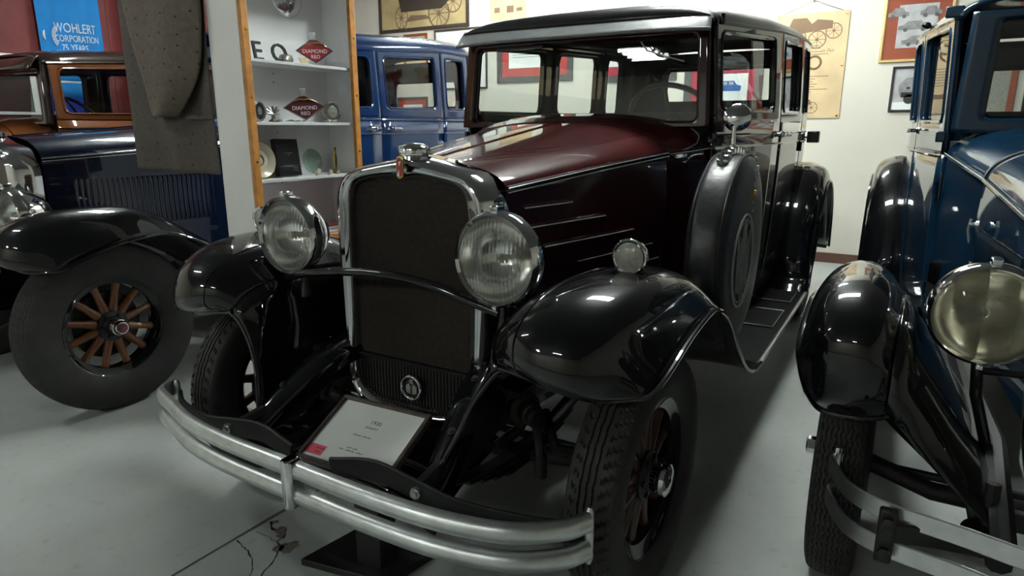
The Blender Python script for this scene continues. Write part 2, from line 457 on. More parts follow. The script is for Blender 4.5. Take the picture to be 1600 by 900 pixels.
# ceiling strip lights
def ceiling_light(x, y, n, label, along='x', L=1.2, sp=.11):
    t = thing('ceiling_light', label, 'light', (x, y, CEIL - 0.005), 0, 'ceiling strip lights')
    w = sp * n + 0.06
    h = MB().box((-L / 2 - .03, -w / 2, -.06), (L / 2 + .03, w / 2, 0)).build('housing', 'fixture', t, smooth=False, bevel=.006)
    if along == 'y': t.rotation_euler = (0, 0, PI / 2)
    for i in range(n):
        yy = (i - (n - 1) / 2) * sp
        MB().tube([(-L / 2, yy, -.085), (L / 2, yy, -.085)], 0.019, 6).build('tube', 'tube', t)
        for e in (-1, 1):
            MB().box((e * L / 2 - .015, yy - .02, -.108), (e * L / 2 + .015, yy + .02, -.06)).build('lamp_holder', 'fixture', t, smooth=False)
LIGHTS = [(-1.62, 0.45, 4, 'y', 1.2, .11, 'four-tube ceiling strip light above the maroon sedan'), (-1.3, -3.3, 3, 'y', 1.2, .11, 'ceiling strip light above the blue sedan'),
          (6.4, -2.5, 4, 'y', .6, .22, 'short four-tube ceiling light mirrored in the windscreen'), (1.6, -3.0, 1, 'y', 1.2, .11, 'ceiling strip light over the floor left of the bumper'),
          (6.2, 0.5, 1, 'y', 1.2, .11, 'ceiling strip light far behind the viewer'), (-4.4, -0.3, 3, 'y', 1.2, .11, 'ceiling strip light near the parchment poster wall'), (-4.5, -3.0, 2, 'y', 1.2, .11, 'ceiling strip light near the wagon picture wall')]
for i, (x, y, n, al, L_, sp_, lab_) in enumerate(LIGHTS):
    ceiling_light(x, y, n, lab_, al, L_, sp_)
# unseen dark door added on the back wall to darken reflections in the sedan
dw = tag(MB().box((XB, 2.25, 0), (XB + .04, 3.25, 2.45)).build('added_dark_door', 'darkbrown', None, smooth=False), kind='structure')
for z0, z1 in ((.2, 1.0), (1.15, 2.25)):
    for y0 in (2.37, 2.80):
        MB().box((XB + .04, y0, z0), (XB + .05, y0 + .33, z1)).build('door_panel', 'darkbrown', dw, smooth=False, bevel=.006)
MB().box((XB, 2.15, 0), (XB + .055, 2.25, 2.55)).box((XB, 3.25, 0), (XB + .055, 3.35, 2.55)).box((XB, 2.25, 2.45), (XB + .055, 3.25, 2.55)).build('door_frame', 'darkbrown', dw, smooth=False, bevel=.004)
MB().lathe([(0, 0), (.02, 0), (.012, .02), (.03, .04), (.03, .06), (0, .07)], (XB + .04, 2.33, 1.05), (1, 0, 0), 20).build('door_handle', 'brass', dw)

# ------------------------------------------------------------------ car building blocks (car frame: +x forward, +y its left, z up)
def tread_fn(style, R, W):
    def fn(t, r, h):
        if r < R - 0.016: return r
        d = 0
        if style == 'rib':
            z = 0.0022 * (2 * abs(((t * 46 / (2 * PI)) % 1) - 0.5) - 0.5)
            for g in (-0.021, -0.003, 0.015):
                if abs(h - g - z) < 0.0024: d = 0.007
            ph = ((t * 62 / (2 * PI)) + (abs(h) - 0.03) * 18) % 1
            if h > 0.029 and ph < 0.22: d = 0.007
            if h < -0.031 and ph < 0.16 and h > -0.05: d = 0.006
        elif style == 'zig':
            z = 0.0075 * (2 * abs(((t * 70 / (2 * PI)) % 1) - 0.5) - 0.5)
            q = ((h - z) / 0.0125) % 1
            if q < 0.26: d = 0.006
        return r - d
    return fn

def wheel(root, c, s, R, W, rim, wood, nspk=12, style='rib', hubcap='ring', n=300, yaw=0.0):
    """s=+1: outside faces +y. A wooden felloe with tyre, spokes, drum and hub cap"""
    c_world, c, ax = c, np.zeros(3), (0, s, 0)
    fr = MB()
    pr = [(rim - .012, -.032), (rim + .012, -.04), (rim + .026, -.052), (rim + .034, -.05), (rim + .022, 0), (rim + .034, .05), (rim + .026, .052), (rim + .012, .04), (rim - .012, .032), (rim - .018, 0), (rim - .012, -.032)]
    fr.lathe(pr, c, ax, 56, caps=False)
    w = fr.build('wheel', 'black', root); w.location = c_world; w.rotation_euler = (0, 0, yaw)
    tr = []
    hs = np.linspace(-.40, .40, 61) * W
    side = [(rim + .022, -.33 * W), (rim + .05, -.44 * W), ((rim + R) / 2, -.5 * W), (R - .035, -.485 * W), (R - .017, -.44 * W)]
    prof = side + [(R - 0.010 * (abs(h) / (.4 * W)) ** 3, h) for h in hs] + [(r, -h) for r, h in side[::-1]] + [(rim + .022, -.33 * W)]
    MB().lathe(prof, c, ax, n, caps=False, fn=tread_fn(style, R, W)).build('tyre', 'rubber', w, angle=28)
    sp = None
    for i in range(nspk):
        t = 2 * PI * (i + .5) / nspk
        if sp is None:
            b = MB()
            secs = []
            for q, wd, th in ((.052, .017, .022), (.075, .026, .024), (.12, .020, .021), (rim - .05, .017, .018), (rim - .012, .020, .019)):
                secs.append([(wd * math.cos(a), th * math.sin(a), q) for a in np.linspace(0, 2 * PI, 10, endpoint=False)])
            sp = b.loft(secs).build('spoke', wood, w); o = sp
        else:
            o = share(sp, parent=w)
        o.location = c; o.rotation_euler = (0, t, 0)
    MB().lathe([(0, -.03), (.075, -.03), (.075, .03), (.05, .036), (.045, .044), (0, .044)], c, ax, 28).build('hub', 'frame', w)
    bl = None
    for i in range(6):
        t = 2 * PI * i / 6
        p = c + np.array([.058 * math.cos(t), s * .03, .058 * math.sin(t)])
        MB().lathe([(0, 0), (.009, 0), (.009, .012), (0, .014)], p, ax, 6).build('bolt', 'frame', w)
    MB().lathe([(0, -.075), (.15, -.075), (.165, -.068), (.165, -.03), (.15, -.026), (0, -.026)], c, ax, 40).build('brake_drum', 'iron', w)
    if hubcap == 'ring':
        cp = MB().lathe([(0, .03), (.040, .03), (.040, .062), (.033, .064), (.033, .070), (.047, .072), (.051, .078), (.048, .090), (.034, .098), (.0, .101)], c, ax, 36).build('hub_cap', 'chrome', w)
    elif hubcap == 'hex':
        cp = MB().lathe([(0, .04), (.040, .04), (.042, .055), (.036, .07), (.030, .072), (.030, .078)], c, ax, 30).lathe([(.028, .078), (.028, .108), (.022, .112), (0, .112)], c, ax, 6).build('hub_cap', 'chrome', w)
    else:
        cp = MB().lathe([(0, .04), (.040, .04), (.042, .075), (.040, .08), (.040, .088), (.036, .09), (.036, .10), (.030, .108), (0, .11)], c, ax, 36).build('hub_cap', 'chrome', w)
        MB().lathe([(0, .109), (.024, .109), (.024, .112), (0, .113)], c, ax, 24).build('hub_emblem', 'darkred', w)
    return w

def fender(root, T, s, m='black', name='fender', nu=64, nv=22, lip=True, bead=0.30, front_lip=True):
    rows = [catmull(st, nv) for st in T]
    P = np.array([catmull([r[j] for r in rows], nu) for j in range(nv)]).transpose(1, 0, 2)
    if s < 0: P = P * np.array((1, -1, 1))
    f = MB().grid(P).build(name, m, root, angle=60, solid=.005)
    if lip:
        edge = list(P[:, -1])
        if front_lip: edge = list(P[0, :-1]) + edge
        MB().tube(edge, .0075, 8).build('rolled_edge', m, f)
    if bead:
        j = int(bead * (nv - 1))
        MB().tube(P[2:nu * 2 // 3, j], .0035, 6).build('raised_bead', m, f)
    return f, P

def headlight(root, c, D, depth, lens='lens', flutes=20, mount=True, facets=False):
    """lens faces +x"""
    c = np.array(c, float); R = D / 2
    sh = MB().lathe([(R * .97, -.02), (R * .98, -.03), (R * .93, -.05), (R * .80, -depth * .52), (R * .58, -depth * .78), (R * .30, -depth * .95), (0, -depth)], c, (1, 0, 0), 48, caps=False).build('headlight', 'chrome', root)
    MB().lathe([(R * .90, .006), (R * .945, .016), (R * 1.0, .010), (R * 1.035, -.004), (R * 1.035, -.026), (R * .985, -.032), (R * .93, -.02), (R * .90, .006)], c, (1, 0, 0), 56, caps=False).build('rim', 'chrome', sh)
    MB().lathe([(R * .93, -.012), (R * .86, -.04), (R * .66, -.075), (R * .4, -.10), (R * .15, -.112), (0, -.113)], c, (1, 0, 0), 40, caps=False).build('reflector', 'reflector', sh)
    MB().lathe([(0, -.112), (.012, -.112), (.012, -.07), (.016, -.055), (.010, -.04), (0, -.036)], c, (1, 0, 0), 16).build('bulb', 'milklens', sh)
    # moulded lens: vertical flutes (or larger facets) on a shallow dome
    n, rr = 56, R * .915
    P = []
    for i in range(n + 1):
        row = []
        for j in range(n * 2 + 1):
            u, v = -1 + 2 * j / (2 * n), -1 + 2 * i / n
            # square to disc
            y = u * math.sqrt(1 - v * v / 2); z = v * math.sqrt(1 - u * u / 2)
            r2 = min(1, y * y + z * z)
            x = .016 * (1 - r2)
            if facets: x += .010 * abs(math.sin(y * 5.5 + .5)) * (.5 + .5 * abs(math.sin(z * 4.5 + .8))) * (1 - r2 ** 4)
            else:
                x += .0032 * abs(math.sin(y * flutes * PI / 2)) * (1 - r2 ** 6) * (1.0 if (z > .28 or z < -.5) else .55)
                if -.52 < z < -.47 or .22 < z < .27: x += .0015
            row.append(c + np.array([x, y * rr, z * rr]))
        P.append(row)
    MB().grid(P).build('lens', lens, sh, angle=70)
    MB().box((c[0] - .03, c[1] - .012, c[2] + R * 1.0), (c[0] + .012, c[1] + .012, c[2] + R * 1.0 + .018)).build('clip', 'chrome', sh, bevel=.004)
    MB().box((c[0] - .01, c[1] - .008, c[2] - R * 1.10), (c[0] + .012, c[1] + .008, c[2] - R * 1.0)).build('rim_screw', 'chrome', sh, bevel=.002)
    return sh

def ring_panel(rect, hole, r, e=6, k=4, m=8):
    """panel with a rounded hole: grid from the outer rectangle to the hole, points (u, v)"""
    x0, x1, z0, z1 = rect; a0, a1, b0, b1 = hole
    inner, outer = [], []
    cs = [((a1 - r, b0 + r), -PI / 2, (x1, z0)), ((a1 - r, b1 - r), 0, (x1, z1)), ((a0 + r, b1 - r), PI / 2, (x0, z1)), ((a0 + r, b0 + r), PI, (x0, z0))]
    for i, ((cx, cz), st, (ox, oz)) in enumerate(cs):
        for j in range(m + 1):
            t = j / m; a = st + t * PI / 2
            inner.append((cx + r * math.cos(a), cz + r * math.sin(a)))
            if i == 0: s0, s1 = (cx, z0), (x1, cz)
            elif i == 1: s0, s1 = (x1, cz), (cx, z1)
            elif i == 2: s0, s1 = (cx, z1), (x0, cz)
            else: s0, s1 = (x0, cz), (cx, z0)
            o = (s0[0] + (ox - s0[0]) * t * 2, s0[1] + (oz - s0[1]) * t * 2) if t <= .5 else (ox + (s1[0] - ox) * (t * 2 - 1), oz + (s1[1] - oz) * (t * 2 - 1))
            outer.append(o)
        nx = cs[(i + 1) % 4]
        p, q = inner[-1], (nx[0][0] + r * math.cos(nx[1]), nx[0][1] + r * math.sin(nx[1]))
        po = outer[-1]
        qo = (nx[0][0], z0) if i == 3 else ((x1, nx[0][1]) if i == 0 else ((nx[0][0], z1) if i == 1 else (x0, nx[0][1])))
        for j in range(1, e):
            t = j / e
            inner.append((p[0] + (q[0] - p[0]) * t, p[1] + (q[1] - p[1]) * t)); outer.append((po[0] + (qo[0] - po[0]) * t, po[1] + (qo[1] - po[1]) * t))
    rows = []
    for i in range(k + 1):
        t = i / k
        rows.append([(o[0] + (n_[0] - o[0]) * t, o[1] + (n_[1] - o[1]) * t) for o, n_ in zip(outer, inner)])
    return rows

def body(root, S):
    A, B, Cx, D, E = S['x']
    hwx, hwy = S['hw']
    sill, belt, wlo, whi, drip = S['z']
    tum, tuck = S.get('tumble', .045), S.get('tuck', .06)
    lx, ly = S.get('lift', ((A, E), (1, 1)))
    lx, ly = lx[::-1], ly[::-1]
    hx, hy = hwx[::-1], hwy[::-1]
    hw = lambda x: lin(x, hx, hy)
    lift = lambda x: lin(x, lx, ly)
    zz = lambda x, z: z if z < belt else belt + (z - belt) * lift(x)
    def yy(x, z):
        y = hw(x)
        if z > belt: y -= tum * ((z - belt) / (drip - belt)) ** 1.3
        else: y -= tuck * ((belt - z) / (belt - sill)) ** 2.2
        return y
    upper, lower = S['paint']
    sides = S.get('sides', (1, -1))
    for s in sides:
        pt = lambda x, z, d=0.0: (x, s * (yy(x, z) - d), zz(x, z))
        for nm, xa, xb, win, hinge in S['panels']:
            rect = (xb + .003, xa - .003, sill, drip)
            hole = (win[1], win[0], wlo, whi)
            # split at the belt so that the lower panel can carry another colour
            rows = ring_panel((rect[0], rect[1], belt, drip), (hole[0], hole[1], wlo, whi), .045)
            up = MB().grid([[pt(x, z) for x, z in row] for row in rows], cv=True)
            xs = np.linspace(rect[0], rect[1], 9); zs = np.linspace(sill, belt, 9)
            lo = MB().grid([[pt(x, z) for x in xs] for z in zs])
            if upper == lower and nm:
                up.add(lo.v, lo.f); d = up.build(nm, upper, root, angle=50, solid=.028, off=0)
            else:
                d = lo.build(nm, lower, root, angle=50, solid=.028, off=0)
                up.build('window_surround', upper, d, angle=50, solid=.028, off=0)
            inner = rows[-1]
            MB().tube([pt(x, z, -.012) for x, z in inner + inner[:2]], .008, 6, caps=False).build('window_moulding', upper, d)
            MB().add([pt(x, z, .012) for x, z in inner], [tuple(range(len(inner)))]).build('window_pane', 'glass', d, smooth=False)
            for zb in S.get('belts', (belt - .05, belt - .11)):
                MB().tube([pt(x, zb, -.014) for x in np.linspace(rect[0], rect[1], 8)], .0065, 6).build('belt_moulding', S.get('beltpaint', lower), d)
            if hinge is not None:
                hxp, hdir = hinge
                hz = S.get('handle_z', belt - .08)
                q = np.array(pt(hxp, hz, -.012)); n_ = np.array((0, s, 0))
                h = MB().lathe([(.0, 0), (.020, 0), (.018, .008), (.010, .016), (.010, .045), (.013, .055), (0, .058)], q, n_, 18)
                g = q + n_ * .048
                h.tube([g + np.array((-hdir * .02, 0, 0)), g + np.array((hdir * .03, 0, .002)), g + np.array((hdir * .07, 0, .0)), g + np.array((hdir * .10, -s * .004, -.004))], [.008, .009, .008, .006], 10)
                h.build('door_handle', 'chrome', d)
                for zh in (sill + .2, belt - .15):
                    hp = xb if abs(hxp - xa) < abs(hxp - xb) else xa
                    MB().tube([pt(hp, zh - .03, -.02), pt(hp, zh + .03, -.02)], .010, 8).build('hinge', lower, d)
        # rear quarter corner sweep
        r = D - E
        cor = []
        zl = np.linspace(sill, drip, 15)
        for a in np.linspace(0, PI / 2, 9):
            row = []
            for z in zl:
                y = yy(D, z) - r + r * math.cos(a); x = D - r * math.sin(a)
                row.append((x, s * y, zz(D, z)))
            cor.append(row)
        MB().grid(cor).build('rear_corner', lower, root, angle=50, solid=.02, off=0)
    # back panel with its window
    yb = lambda z: yy(D, z) - (D - E)
    yw, zw0, zw1 = S['rearwin']
    rows = ring_panel((-1, 1, sill, drip), (-yw / yb(zw0), yw / yb(zw0), zw0, zw1), .05)
    bp = MB().grid([[(E, u * yb(z), zz(D, z)) for u, z in row] for row in rows], cv=True).build('back_panel', lower, root, angle=50, solid=.02, off=0)
    MB().add([(E, u * yb(z), zz(D, z)) for u, z in rows[-1]], [tuple(range(len(rows[-1])))]).build('rear_window', 'glass', bp, smooth=False)
    # roof
    h0 = S.get('crown', .11)
    P = []
    r = D - E
    for x in list(np.linspace(A + S.get('roof_over', .03), D, 16)) + [D - r * math.sin(a) for a in np.linspace(0.15, PI / 2 - .05, 9)]:
        if x >= D: w = yy(x, drip); k = 1
        else:
            q = math.sqrt(max(0, 1 - ((D - x) / r) ** 2)); w = yy(D, drip) - r + r * q; k = (0.15 + .85 * q)
        fr = min(1, max(0, (A + .05 - x) / .35)); k *= .62 + .38 * math.sin(fr * PI / 2)
        zb = zz(max(x, D) if x < D else x, drip)
        row = []
        for a in np.linspace(0, PI, 25):
            cs_, sn = math.cos(a), math.sin(a)
            row.append((x, w * math.copysign(abs(cs_) ** .55, cs_), zb - .012 + (h0 * k + .012) * sn ** .8))
        P.append(row)
    rf = MB().grid(P).build('roof', S.get('roof', upper), root, angle=60, solid=.02)
    for s in sides:
        ln = [(x, s * (yy(x, drip) + .012), zz(x, drip) - .008) for x in np.linspace(A, D, 12)]
        MB().tube(ln, .010, 6).build('drip_rail', S.get('roof', upper), rf)
    # windscreen wall with pillars
    ws0, ws1, wsy, rake, hdr = S['ws']
    wA = yy(A, ws0) - .004
    rows = ring_panel((-wA, wA, ws0 - S.get('ws_sill', .06), hdr), (-wsy, wsy, ws0, ws1), .03)
    xw = lambda z: A + .01 - rake * (z - ws0)
    wp = MB().grid([[(xw(z), y - math.copysign(tum, y) * max(0, (z - belt) / (drip - belt)) * (abs(y) / wA), z) for y, z in row] for row in rows], cv=True).build('windscreen_pillars', S.get('pillar', upper), root, angle=50, solid=.05, off=-1)
    inner = rows[-1]
    tm = lambda y, z: y - math.copysign(tum, y) * max(0, (z - belt) / (drip - belt)) * (abs(y) / wA)
    MB().tube([(xw(z) + .012, tm(y, z), z) for y, z in inner + inner[:2]], .010, 6, caps=False).build('windscreen_frame', S.get('wsframe', 'black'), wp)
    MB().add([(xw(z) - .005, tm(y, z), z) for y, z in inner], [tuple(range(len(inner)))]).build('windscreen', 'glass', wp, smooth=False)
    # inside: floor, seats, dash, wheel
    MB().box((E + .05, -hw(D) + .1, sill - .02), (A - .02, hw(D) - .1, sill)).box((A - .05, -hw(A) + .05, sill), (A - .03, hw(A) - .05, ws0 - .08)).build('cabin_floor', 'liner', root, smooth=False)
    for nm, xs_, zt in (('front_seat', A - .62, belt + .05), ('rear_seat', E + .62, belt + .02)):
        st = MB().box((xs_ - .02, -hw(D) + .13, sill), (xs_ + .42, hw(D) - .13, sill + .36)).build(nm, 'cloth_int', root, bevel=.05)
        b = MB()
        b.loft([[(xs_ - .02 - .14 * t + dx, y, sill + .3 + (zt - sill - .3) * t) for dx, y in ((0, -hw(D) + .13), (.13, -hw(D) + .15), (.13, hw(D) - .15), (0, hw(D) - .13))] for t in np.linspace(0, 1, 5)])
        b.build('seat_back', 'cloth_int', st, bevel=.045)
    db = MB().box((A - .12, -hw(A) + .07, ws0 - .17), (A - .03, hw(A) - .07, ws0 - .045)).build('dashboard', 'black', root, bevel=.02)
    if S.get('steer', True):
        c = np.array((A - .36, S.get('steer_y', .33), ws0 + S.get('steer_dz', .02))); ax = np.array((-.75, 0, .66)); ax /= np.linalg.norm(ax)
        sw = MB().ring(c, ax, .205, .0125, 44, 8).build('steering_wheel', 'bakelite', root)
        b = MB(); u = np.cross((0, 1, 0), ax)
        for t in (0, PI / 2, PI, 3 * PI / 2):
            d = np.array((0, 1, 0)) * math.cos(t) + u * math.sin(t); b.tube([c - ax * .03, c + d * .1 - ax * .012, c + d * .2], .008, 6)
        b.tube([c, c - ax * .55], .02, 10).build('steering_column', 'bakelite', sw)
    return yy, zz, pt

def hood(root, H, paint_top, paint_side, name='hood', line=True, sides=(1, -1), ex=.80, hinge=True):
    """H: stations (x, ym, zm, zc, yb, zb) front to back"""
    xs = np.linspace(H[0][0], H[-1][0], 24)
    col = lambda i, x: lin(x, [h[0] for h in H][::-1], [h[i] for h in H][::-1])
    sec = lambda x, a: (x, col(1, x) * math.copysign(abs(math.cos(a)) ** ex, math.cos(a)), col(2, x) + (col(3, x) - col(2, x)) * math.sin(a) ** 1.0)
    hd = MB().grid([[sec(x, a) for a in np.linspace(0, PI, 41)] for x in xs]).build(name, paint_top, root, angle=60)
    for s in sides:
        sd = MB().grid([[(x, s * (col(1, x) + (col(4, x) - col(1, x)) * t + .012 * math.sin(t * PI)), col(2, x) + (col(5, x) - col(2, x)) * t) for t in np.linspace(0, 1, 10)] for x in xs]).build('hood_side', paint_side, hd, angle=60)
        if line:
            MB().tube([(x, s * (col(1, x) + .004), col(2, x) + .004) for x in xs], .0075, 8).build('hood_moulding', paint_side, hd)
            for dz in (.0045, -.009):
                MB().tube([(x, s * (col(1, x) + .0105), col(2, x) + dz) for x in xs], .0022, 5).build('pinstripe', 'silver_line', hd)
    if hinge:
        MB().tube([(x, 0, col(3, x) + .001) for x in xs], .004, 6).build('hood_hinge', paint_top, hd)
    return hd, col, sec

# ------------------------------------------------------------------ the maroon and black sedan
car = thing('sedan', 'maroon and black vintage sedan with tall chrome radiator and double-bar bumper, front and centre', 'car')
FT = [  # left front fender: inner edge, shoulder, crown, outer shoulder, outer edge
    [(.43, .52, .775), (.43, .60, .765), (.425, .68, .748), (.405, .77, .734), (.36, .85, .738)],
    [(.425, .50, .80), (.475, .58, .81), (.498, .67, .795), (.465, .78, .768), (.325, .885, .742)],
    [(.38, .48, .84), (.45, .57, .887), (.468, .69, .898), (.425, .80, .868), (.25, .903, .775)],
    [(.26, .46, .868), (.33, .57, .945), (.345, .715, .970), (.295, .822, .934), (.13, .908, .812)],
    [(.08, .45, .868), (.12, .57, .958), (.125, .73, .990), (.08, .838, .952), (-.02, .91, .838)],
    [(-.12, .46, .84), (-.12, .58, .932), (-.11, .735, .965), (-.13, .842, .931), (-.18, .91, .838)],
    [(-.36, .48, .72), (-.35, .60, .812), (-.34, .71, .845), (-.35, .83, .82), (-.37, .908, .762)],
    [(-.58, .50, .55), (-.57, .61, .64), (-.56, .71, .665), (-.57, .83, .655), (-.57, .903, .615)],
    [(-.80, .52, .43), (-.80, .61, .475), (-.80, .71, .495), (-.80, .83, .49), (-.79, .897, .465)],
    [(-1.02, .54, .36), (-1.02, .63, .373), (-1.02, .71, .378), (-1.02, .83, .376), (-1.02, .89, .365)],
    [(-1.24, .54, .338), (-1.24, .63, .342), (-1.24, .71, .342), (-1.24, .83, .342), (-1.24, .885, .335)],
]
AP = [(.43, .53, .77), (.425, .496, .743), (.43, .442, .664), (.45, .402, .57), (.48, .369, .49), (.505, .352, .44)]
for s in (1, -1):
    f, P = fender(car, FT, s)
    # valance between fender and chassis rail
    top = [np.array((x, abs(y), z)) for x, y, z in P[:44:2, 0]]
    rows = []
    for i, p in enumerate(top):
        t = i / (len(top) - 1)
        end = np.array((lin(t, (0, .15, .5, 1), (.505, .38, .0, -.5)), lin(t, (0, .2, 1), (.352, .37, .42)), lin(t, (0, .15, 1), (.44, .48, .47))))
        row = []
        for j in range(8):
            q = j / 7
            a = p * (1 - q) + end * q
            if i == 0 or True:
                cv = catmull(AP, 8)[j] - (np.array(AP[0]) * (1 - q) + np.array(AP[-1]) * q)
                a = a + cv * max(0, 1 - t * 3)
            row.append((a[0], s * a[1], a[2]))
        rows.append(row)
    v = MB().grid(rows).build('fender_valance', 'black', f, angle=60, solid=.004)
    MB().tube([(x, s * y, z) for x, y, z in catmull(AP, 20)], .006, 8).build('valance_edge', 'black', f)
    wheel(car, (.05, s * .772, .372), s, .372, .15, .215, 'redwood', 12, 'rib', 'ring', yaw=-.03)
    # dumb iron cover sweeping from the radiator out to the bumper arm
    pth = catmull([(.04, s * .27, .63), (.16, s * .29, .625), (.29, s * .32, .585), (.41, s * .345, .515), (.50, s * .36, .452), (.56, s * .365, .425)], 22)
    secs = []
    for p, w_ in zip(pth, np.linspace(.06, .035, 22)):
        secs.append([p + np.array((.0, s * dy * w_, dz)) for dy, dz in ((-1, -.05), (-1.05, -.01), (-.6, .012), (0, .02), (.6, .012), (1, -.008), (1.05, -.05), (0, -.07))])
    di = MB().loft(secs).build('dumb_iron_cover', 'black', car, angle=50)
    for x_, z_ in ((.20, .637), (.40, .545)):
        p = min(pth, key=lambda q: abs(q[0] - x_))
        MB().lathe([(.013, 0), (.013, .006), (.008, .007), (.008, .012), (0, .013)], p + np.array((0, 0, .016)), (.5, 0, 1), 12).build('bolt', 'frame', di)
    # lamp arm, bracket
    MB().lathe([(.0, 0), (.022, 0), (.018, .02), (.012, .05), (.014, .08), (0, .09)], (.215, s * .405, .80), (0, 0, 1), 16).tube([(.215, s * .405, .82), (.18, s * .43, .77), (.10, s * .47, .72), (.0, s * .50, .66)], .014, 10).build('lamp_post', 'black', car)
    MB().tube([(.19, s * .42, .87), (.215, s * .47, .83), (.215, s * .52, .79)], .007, 8).lathe([(.0, 0), (.016, 0), (.012, .015), (0, .02)], (.235, s * .50, .80), (1, 0, 0), 12).build('lamp_stay', 'chrome', car)
    hl = headlight(car, (.270, s * .411, 1.017), .264, .15)
    # parking lamp on the fender crown
    pl = MB().lathe([(.046, 0), (.047, -.02), (.036, -.055), (.016, -.075), (0, -.078)], (.105, s * .735, 1.030), (1, 0, 0), 32, caps=False).lathe([(.0, 0), (.030, 0), (.028, .012), (.014, .02), (.014, .035), (0, .035)], (.09, s * .735, .968), (0, 0, 1), 20).build('parking_lamp', 'chrome', car)
    MB().ring((.105, s * .735, 1.030), (1, 0, 0), .045, .006, 32, 8).build('rim', 'chrome', pl)
    MB().lathe([(.042, .0), (.030, .008), (.012, .011), (0, .011)], (.105, s * .735, 1.030), (1, 0, 0), 28, caps=False).build('lens', 'milklens', pl)
    # chassis rail, leaf spring, shock absorber
    MB().tube([(.56, s * .36, .43), (.42, s * .355, .45), (.2, s * .36, .52), (-.3, s * .36, .50), (-1.2, s * .40, .42), (-3.4, s * .44, .44)], .03, 6, flat=(.05, .10, (0, 0, 1))).build('chassis_rail', 'frame', car)
    b = MB()
    for k in range(5):
        l = .44 - .07 * k
        b.tube([(x, s * .365, .345 - .012 * k + .09 * (x / .5) ** 2) for x in np.linspace(-l, l * 1.02, 9)], .01, 6, flat=(.05, .010, (0, 0, 1)))
    b.build('leaf_spring', 'iron', car)
    b = MB().lathe([(.0, -.04), (.045, -.04), (.05, -.03), (.05, .03), (.035, .04), (.035, .075), (.03, .08), (.03, .10), (.018, .104), (.018, .12), (0, .122)], (.16, s * .43, .555), (.55, s * .83, -.05), 22)
    b.box((.10, min(s * .37, s * .45), .50), (.20, max(s * .37, s * .45), .61))
    b.tube([(.20, s * .50, .545), (.21, s * .52, .48), (.20, s * .52, .40)], .014, 8).lathe([(0, 0), (.02, 0), (.02, .07), (0, .07)], (.20, s * .52, .36), (0, 0, 1), 14)
    b.tube([(.1, s * .42, .50), (.13, s * .40, .45), (.2, s * .37, .42)], .018, 8)
    b.build('shock_absorber', 'iron', car)
MB().tube([(0, -.64, .36), (0, -.52, .33), (0, -.3, .30), (0, .3, .30), (0, .52, .33), (0, .64, .36)], .03, 10).build('front_axle', 'iron', car)
MB().tube([(-.13, -.60, .30), (-.13, .60, .30)], .014, 8).build('tie_rod', 'iron', car)
MB().tube([(.10, .48, .52), (.18, .56, .45), (.10, .66, .42)], .018, 8).build('steering_arm', 'iron', car)
MB().tube(catmull([(.27, -.42, .875), (.285, -.30, .905), (.29, -.12, .930), (.29, .05, .937), (.29, .20, .925), (.285, .33, .895), (.27, .42, .868)], 30), .0135, 10).build('lamp_crossbar', 'black', car)
# splash apron below the radiator
MB().grid([[(x, y, z - .05 * (y / .33) ** 2) for y in np.linspace(-.33, .33, 9)] for x, z in ((.10, .44), (.22, .42), (.34, .39), (.44, .35), (.47, .30))]).build('splash_apron', 'black', car, solid=.004)
# radiator
IN = [(0, .432), (.12, .440), (.19, .458), (.228, .490), (.240, .54), (.243, .75), (.243, 1.0), (.240, 1.13), (.228, 1.178), (.19, 1.205), (.10, 1.222), (.04, 1.226), (0, 1.219)]
OU = [(0, .405), (.15, .410), (.235, .428), (.278, .47), (.292, .54), (.303, .75), (.310, 1.0), (.310, 1.12), (.292, 1.185), (.245, 1.235), (.13, 1.262), (.05, 1.277), (0, 1.286)]
I2 = catmull(IN, 37); O2 = catmull(OU, 37)
full = lambda H: np.array([(y, z) for y, z in H] + [(-y, z) for y, z in H[-2:0:-1]])
I2, O2 = full(I2), full(O2)
lean = lambda z: .155 - .012 * (z - .43)
cen = np.array((0, .83))
rings = []
for t, dx, sc in ((0, -.030, .985), (0, .0, .985), (0.03, .012, 1), (.18, .016, 1), (.32, .006, 1), (.40, -.002, 1), (.55, .008, 1), (.75, .004, 1), (.90, -.014, 1), (1.0, -.045, 1), (1.02, -.10, 1), (1.02, -.14, 1)):
    R_ = I2 * (1 - t) + O2 * t
    R_ = cen + (R_ - cen) * sc
    rings.append([(lean(z) + dx, y, z) for y, z in R_])
sh = MB().grid(rings, cv=True).build('radiator_shell', 'chrome', car, angle=50)
MB().add([(lean(z) - .03, y, z) for y, z in I2], [tuple(range(len(I2)))]).build('core_backing', 'core', sh, smooth=False)
# core: fine horizontal fins, a stuff of slats
b = MB()
_h = sorted([(z_, y_) for y_, z_ in IN[5:11]])
hwI = lambda z: lin(z, [q[0] for q in _h], [q[1] for q in _h])
z = .60
while z < 1.212:
    w_ = hwI(z) - .004
    b.add([(lean(z) - .029, -w_, z), (lean(z) - .029, w_, z), (lean(z) - .012, w_, z + .001), (lean(z) - .012, -w_, z + .001), (lean(z) - .029, w_, z + .003), (lean(z) - .029, -w_, z + .003)], [(0, 1, 2, 3), (3, 2, 4, 5)])
    z += .0075
tag(b.build('core_fins', 'core', sh, smooth=False, fixn=False), kind='stuff')
b = MB()
for i in range(58):
    y = -.232 + i * .00814
    b.add([(lean(.62) - .022, y - .0008, .60), (lean(.62) - .022, y + .0008, .60), (lean(1.2) - .022, y + .0008, 1.205), (lean(1.2) - .022, y - .0008, 1.205)], [(0, 1, 2, 3)])
tag(b.build('core_tubes', 'core', sh, smooth=False, fixn=False), kind='stuff')
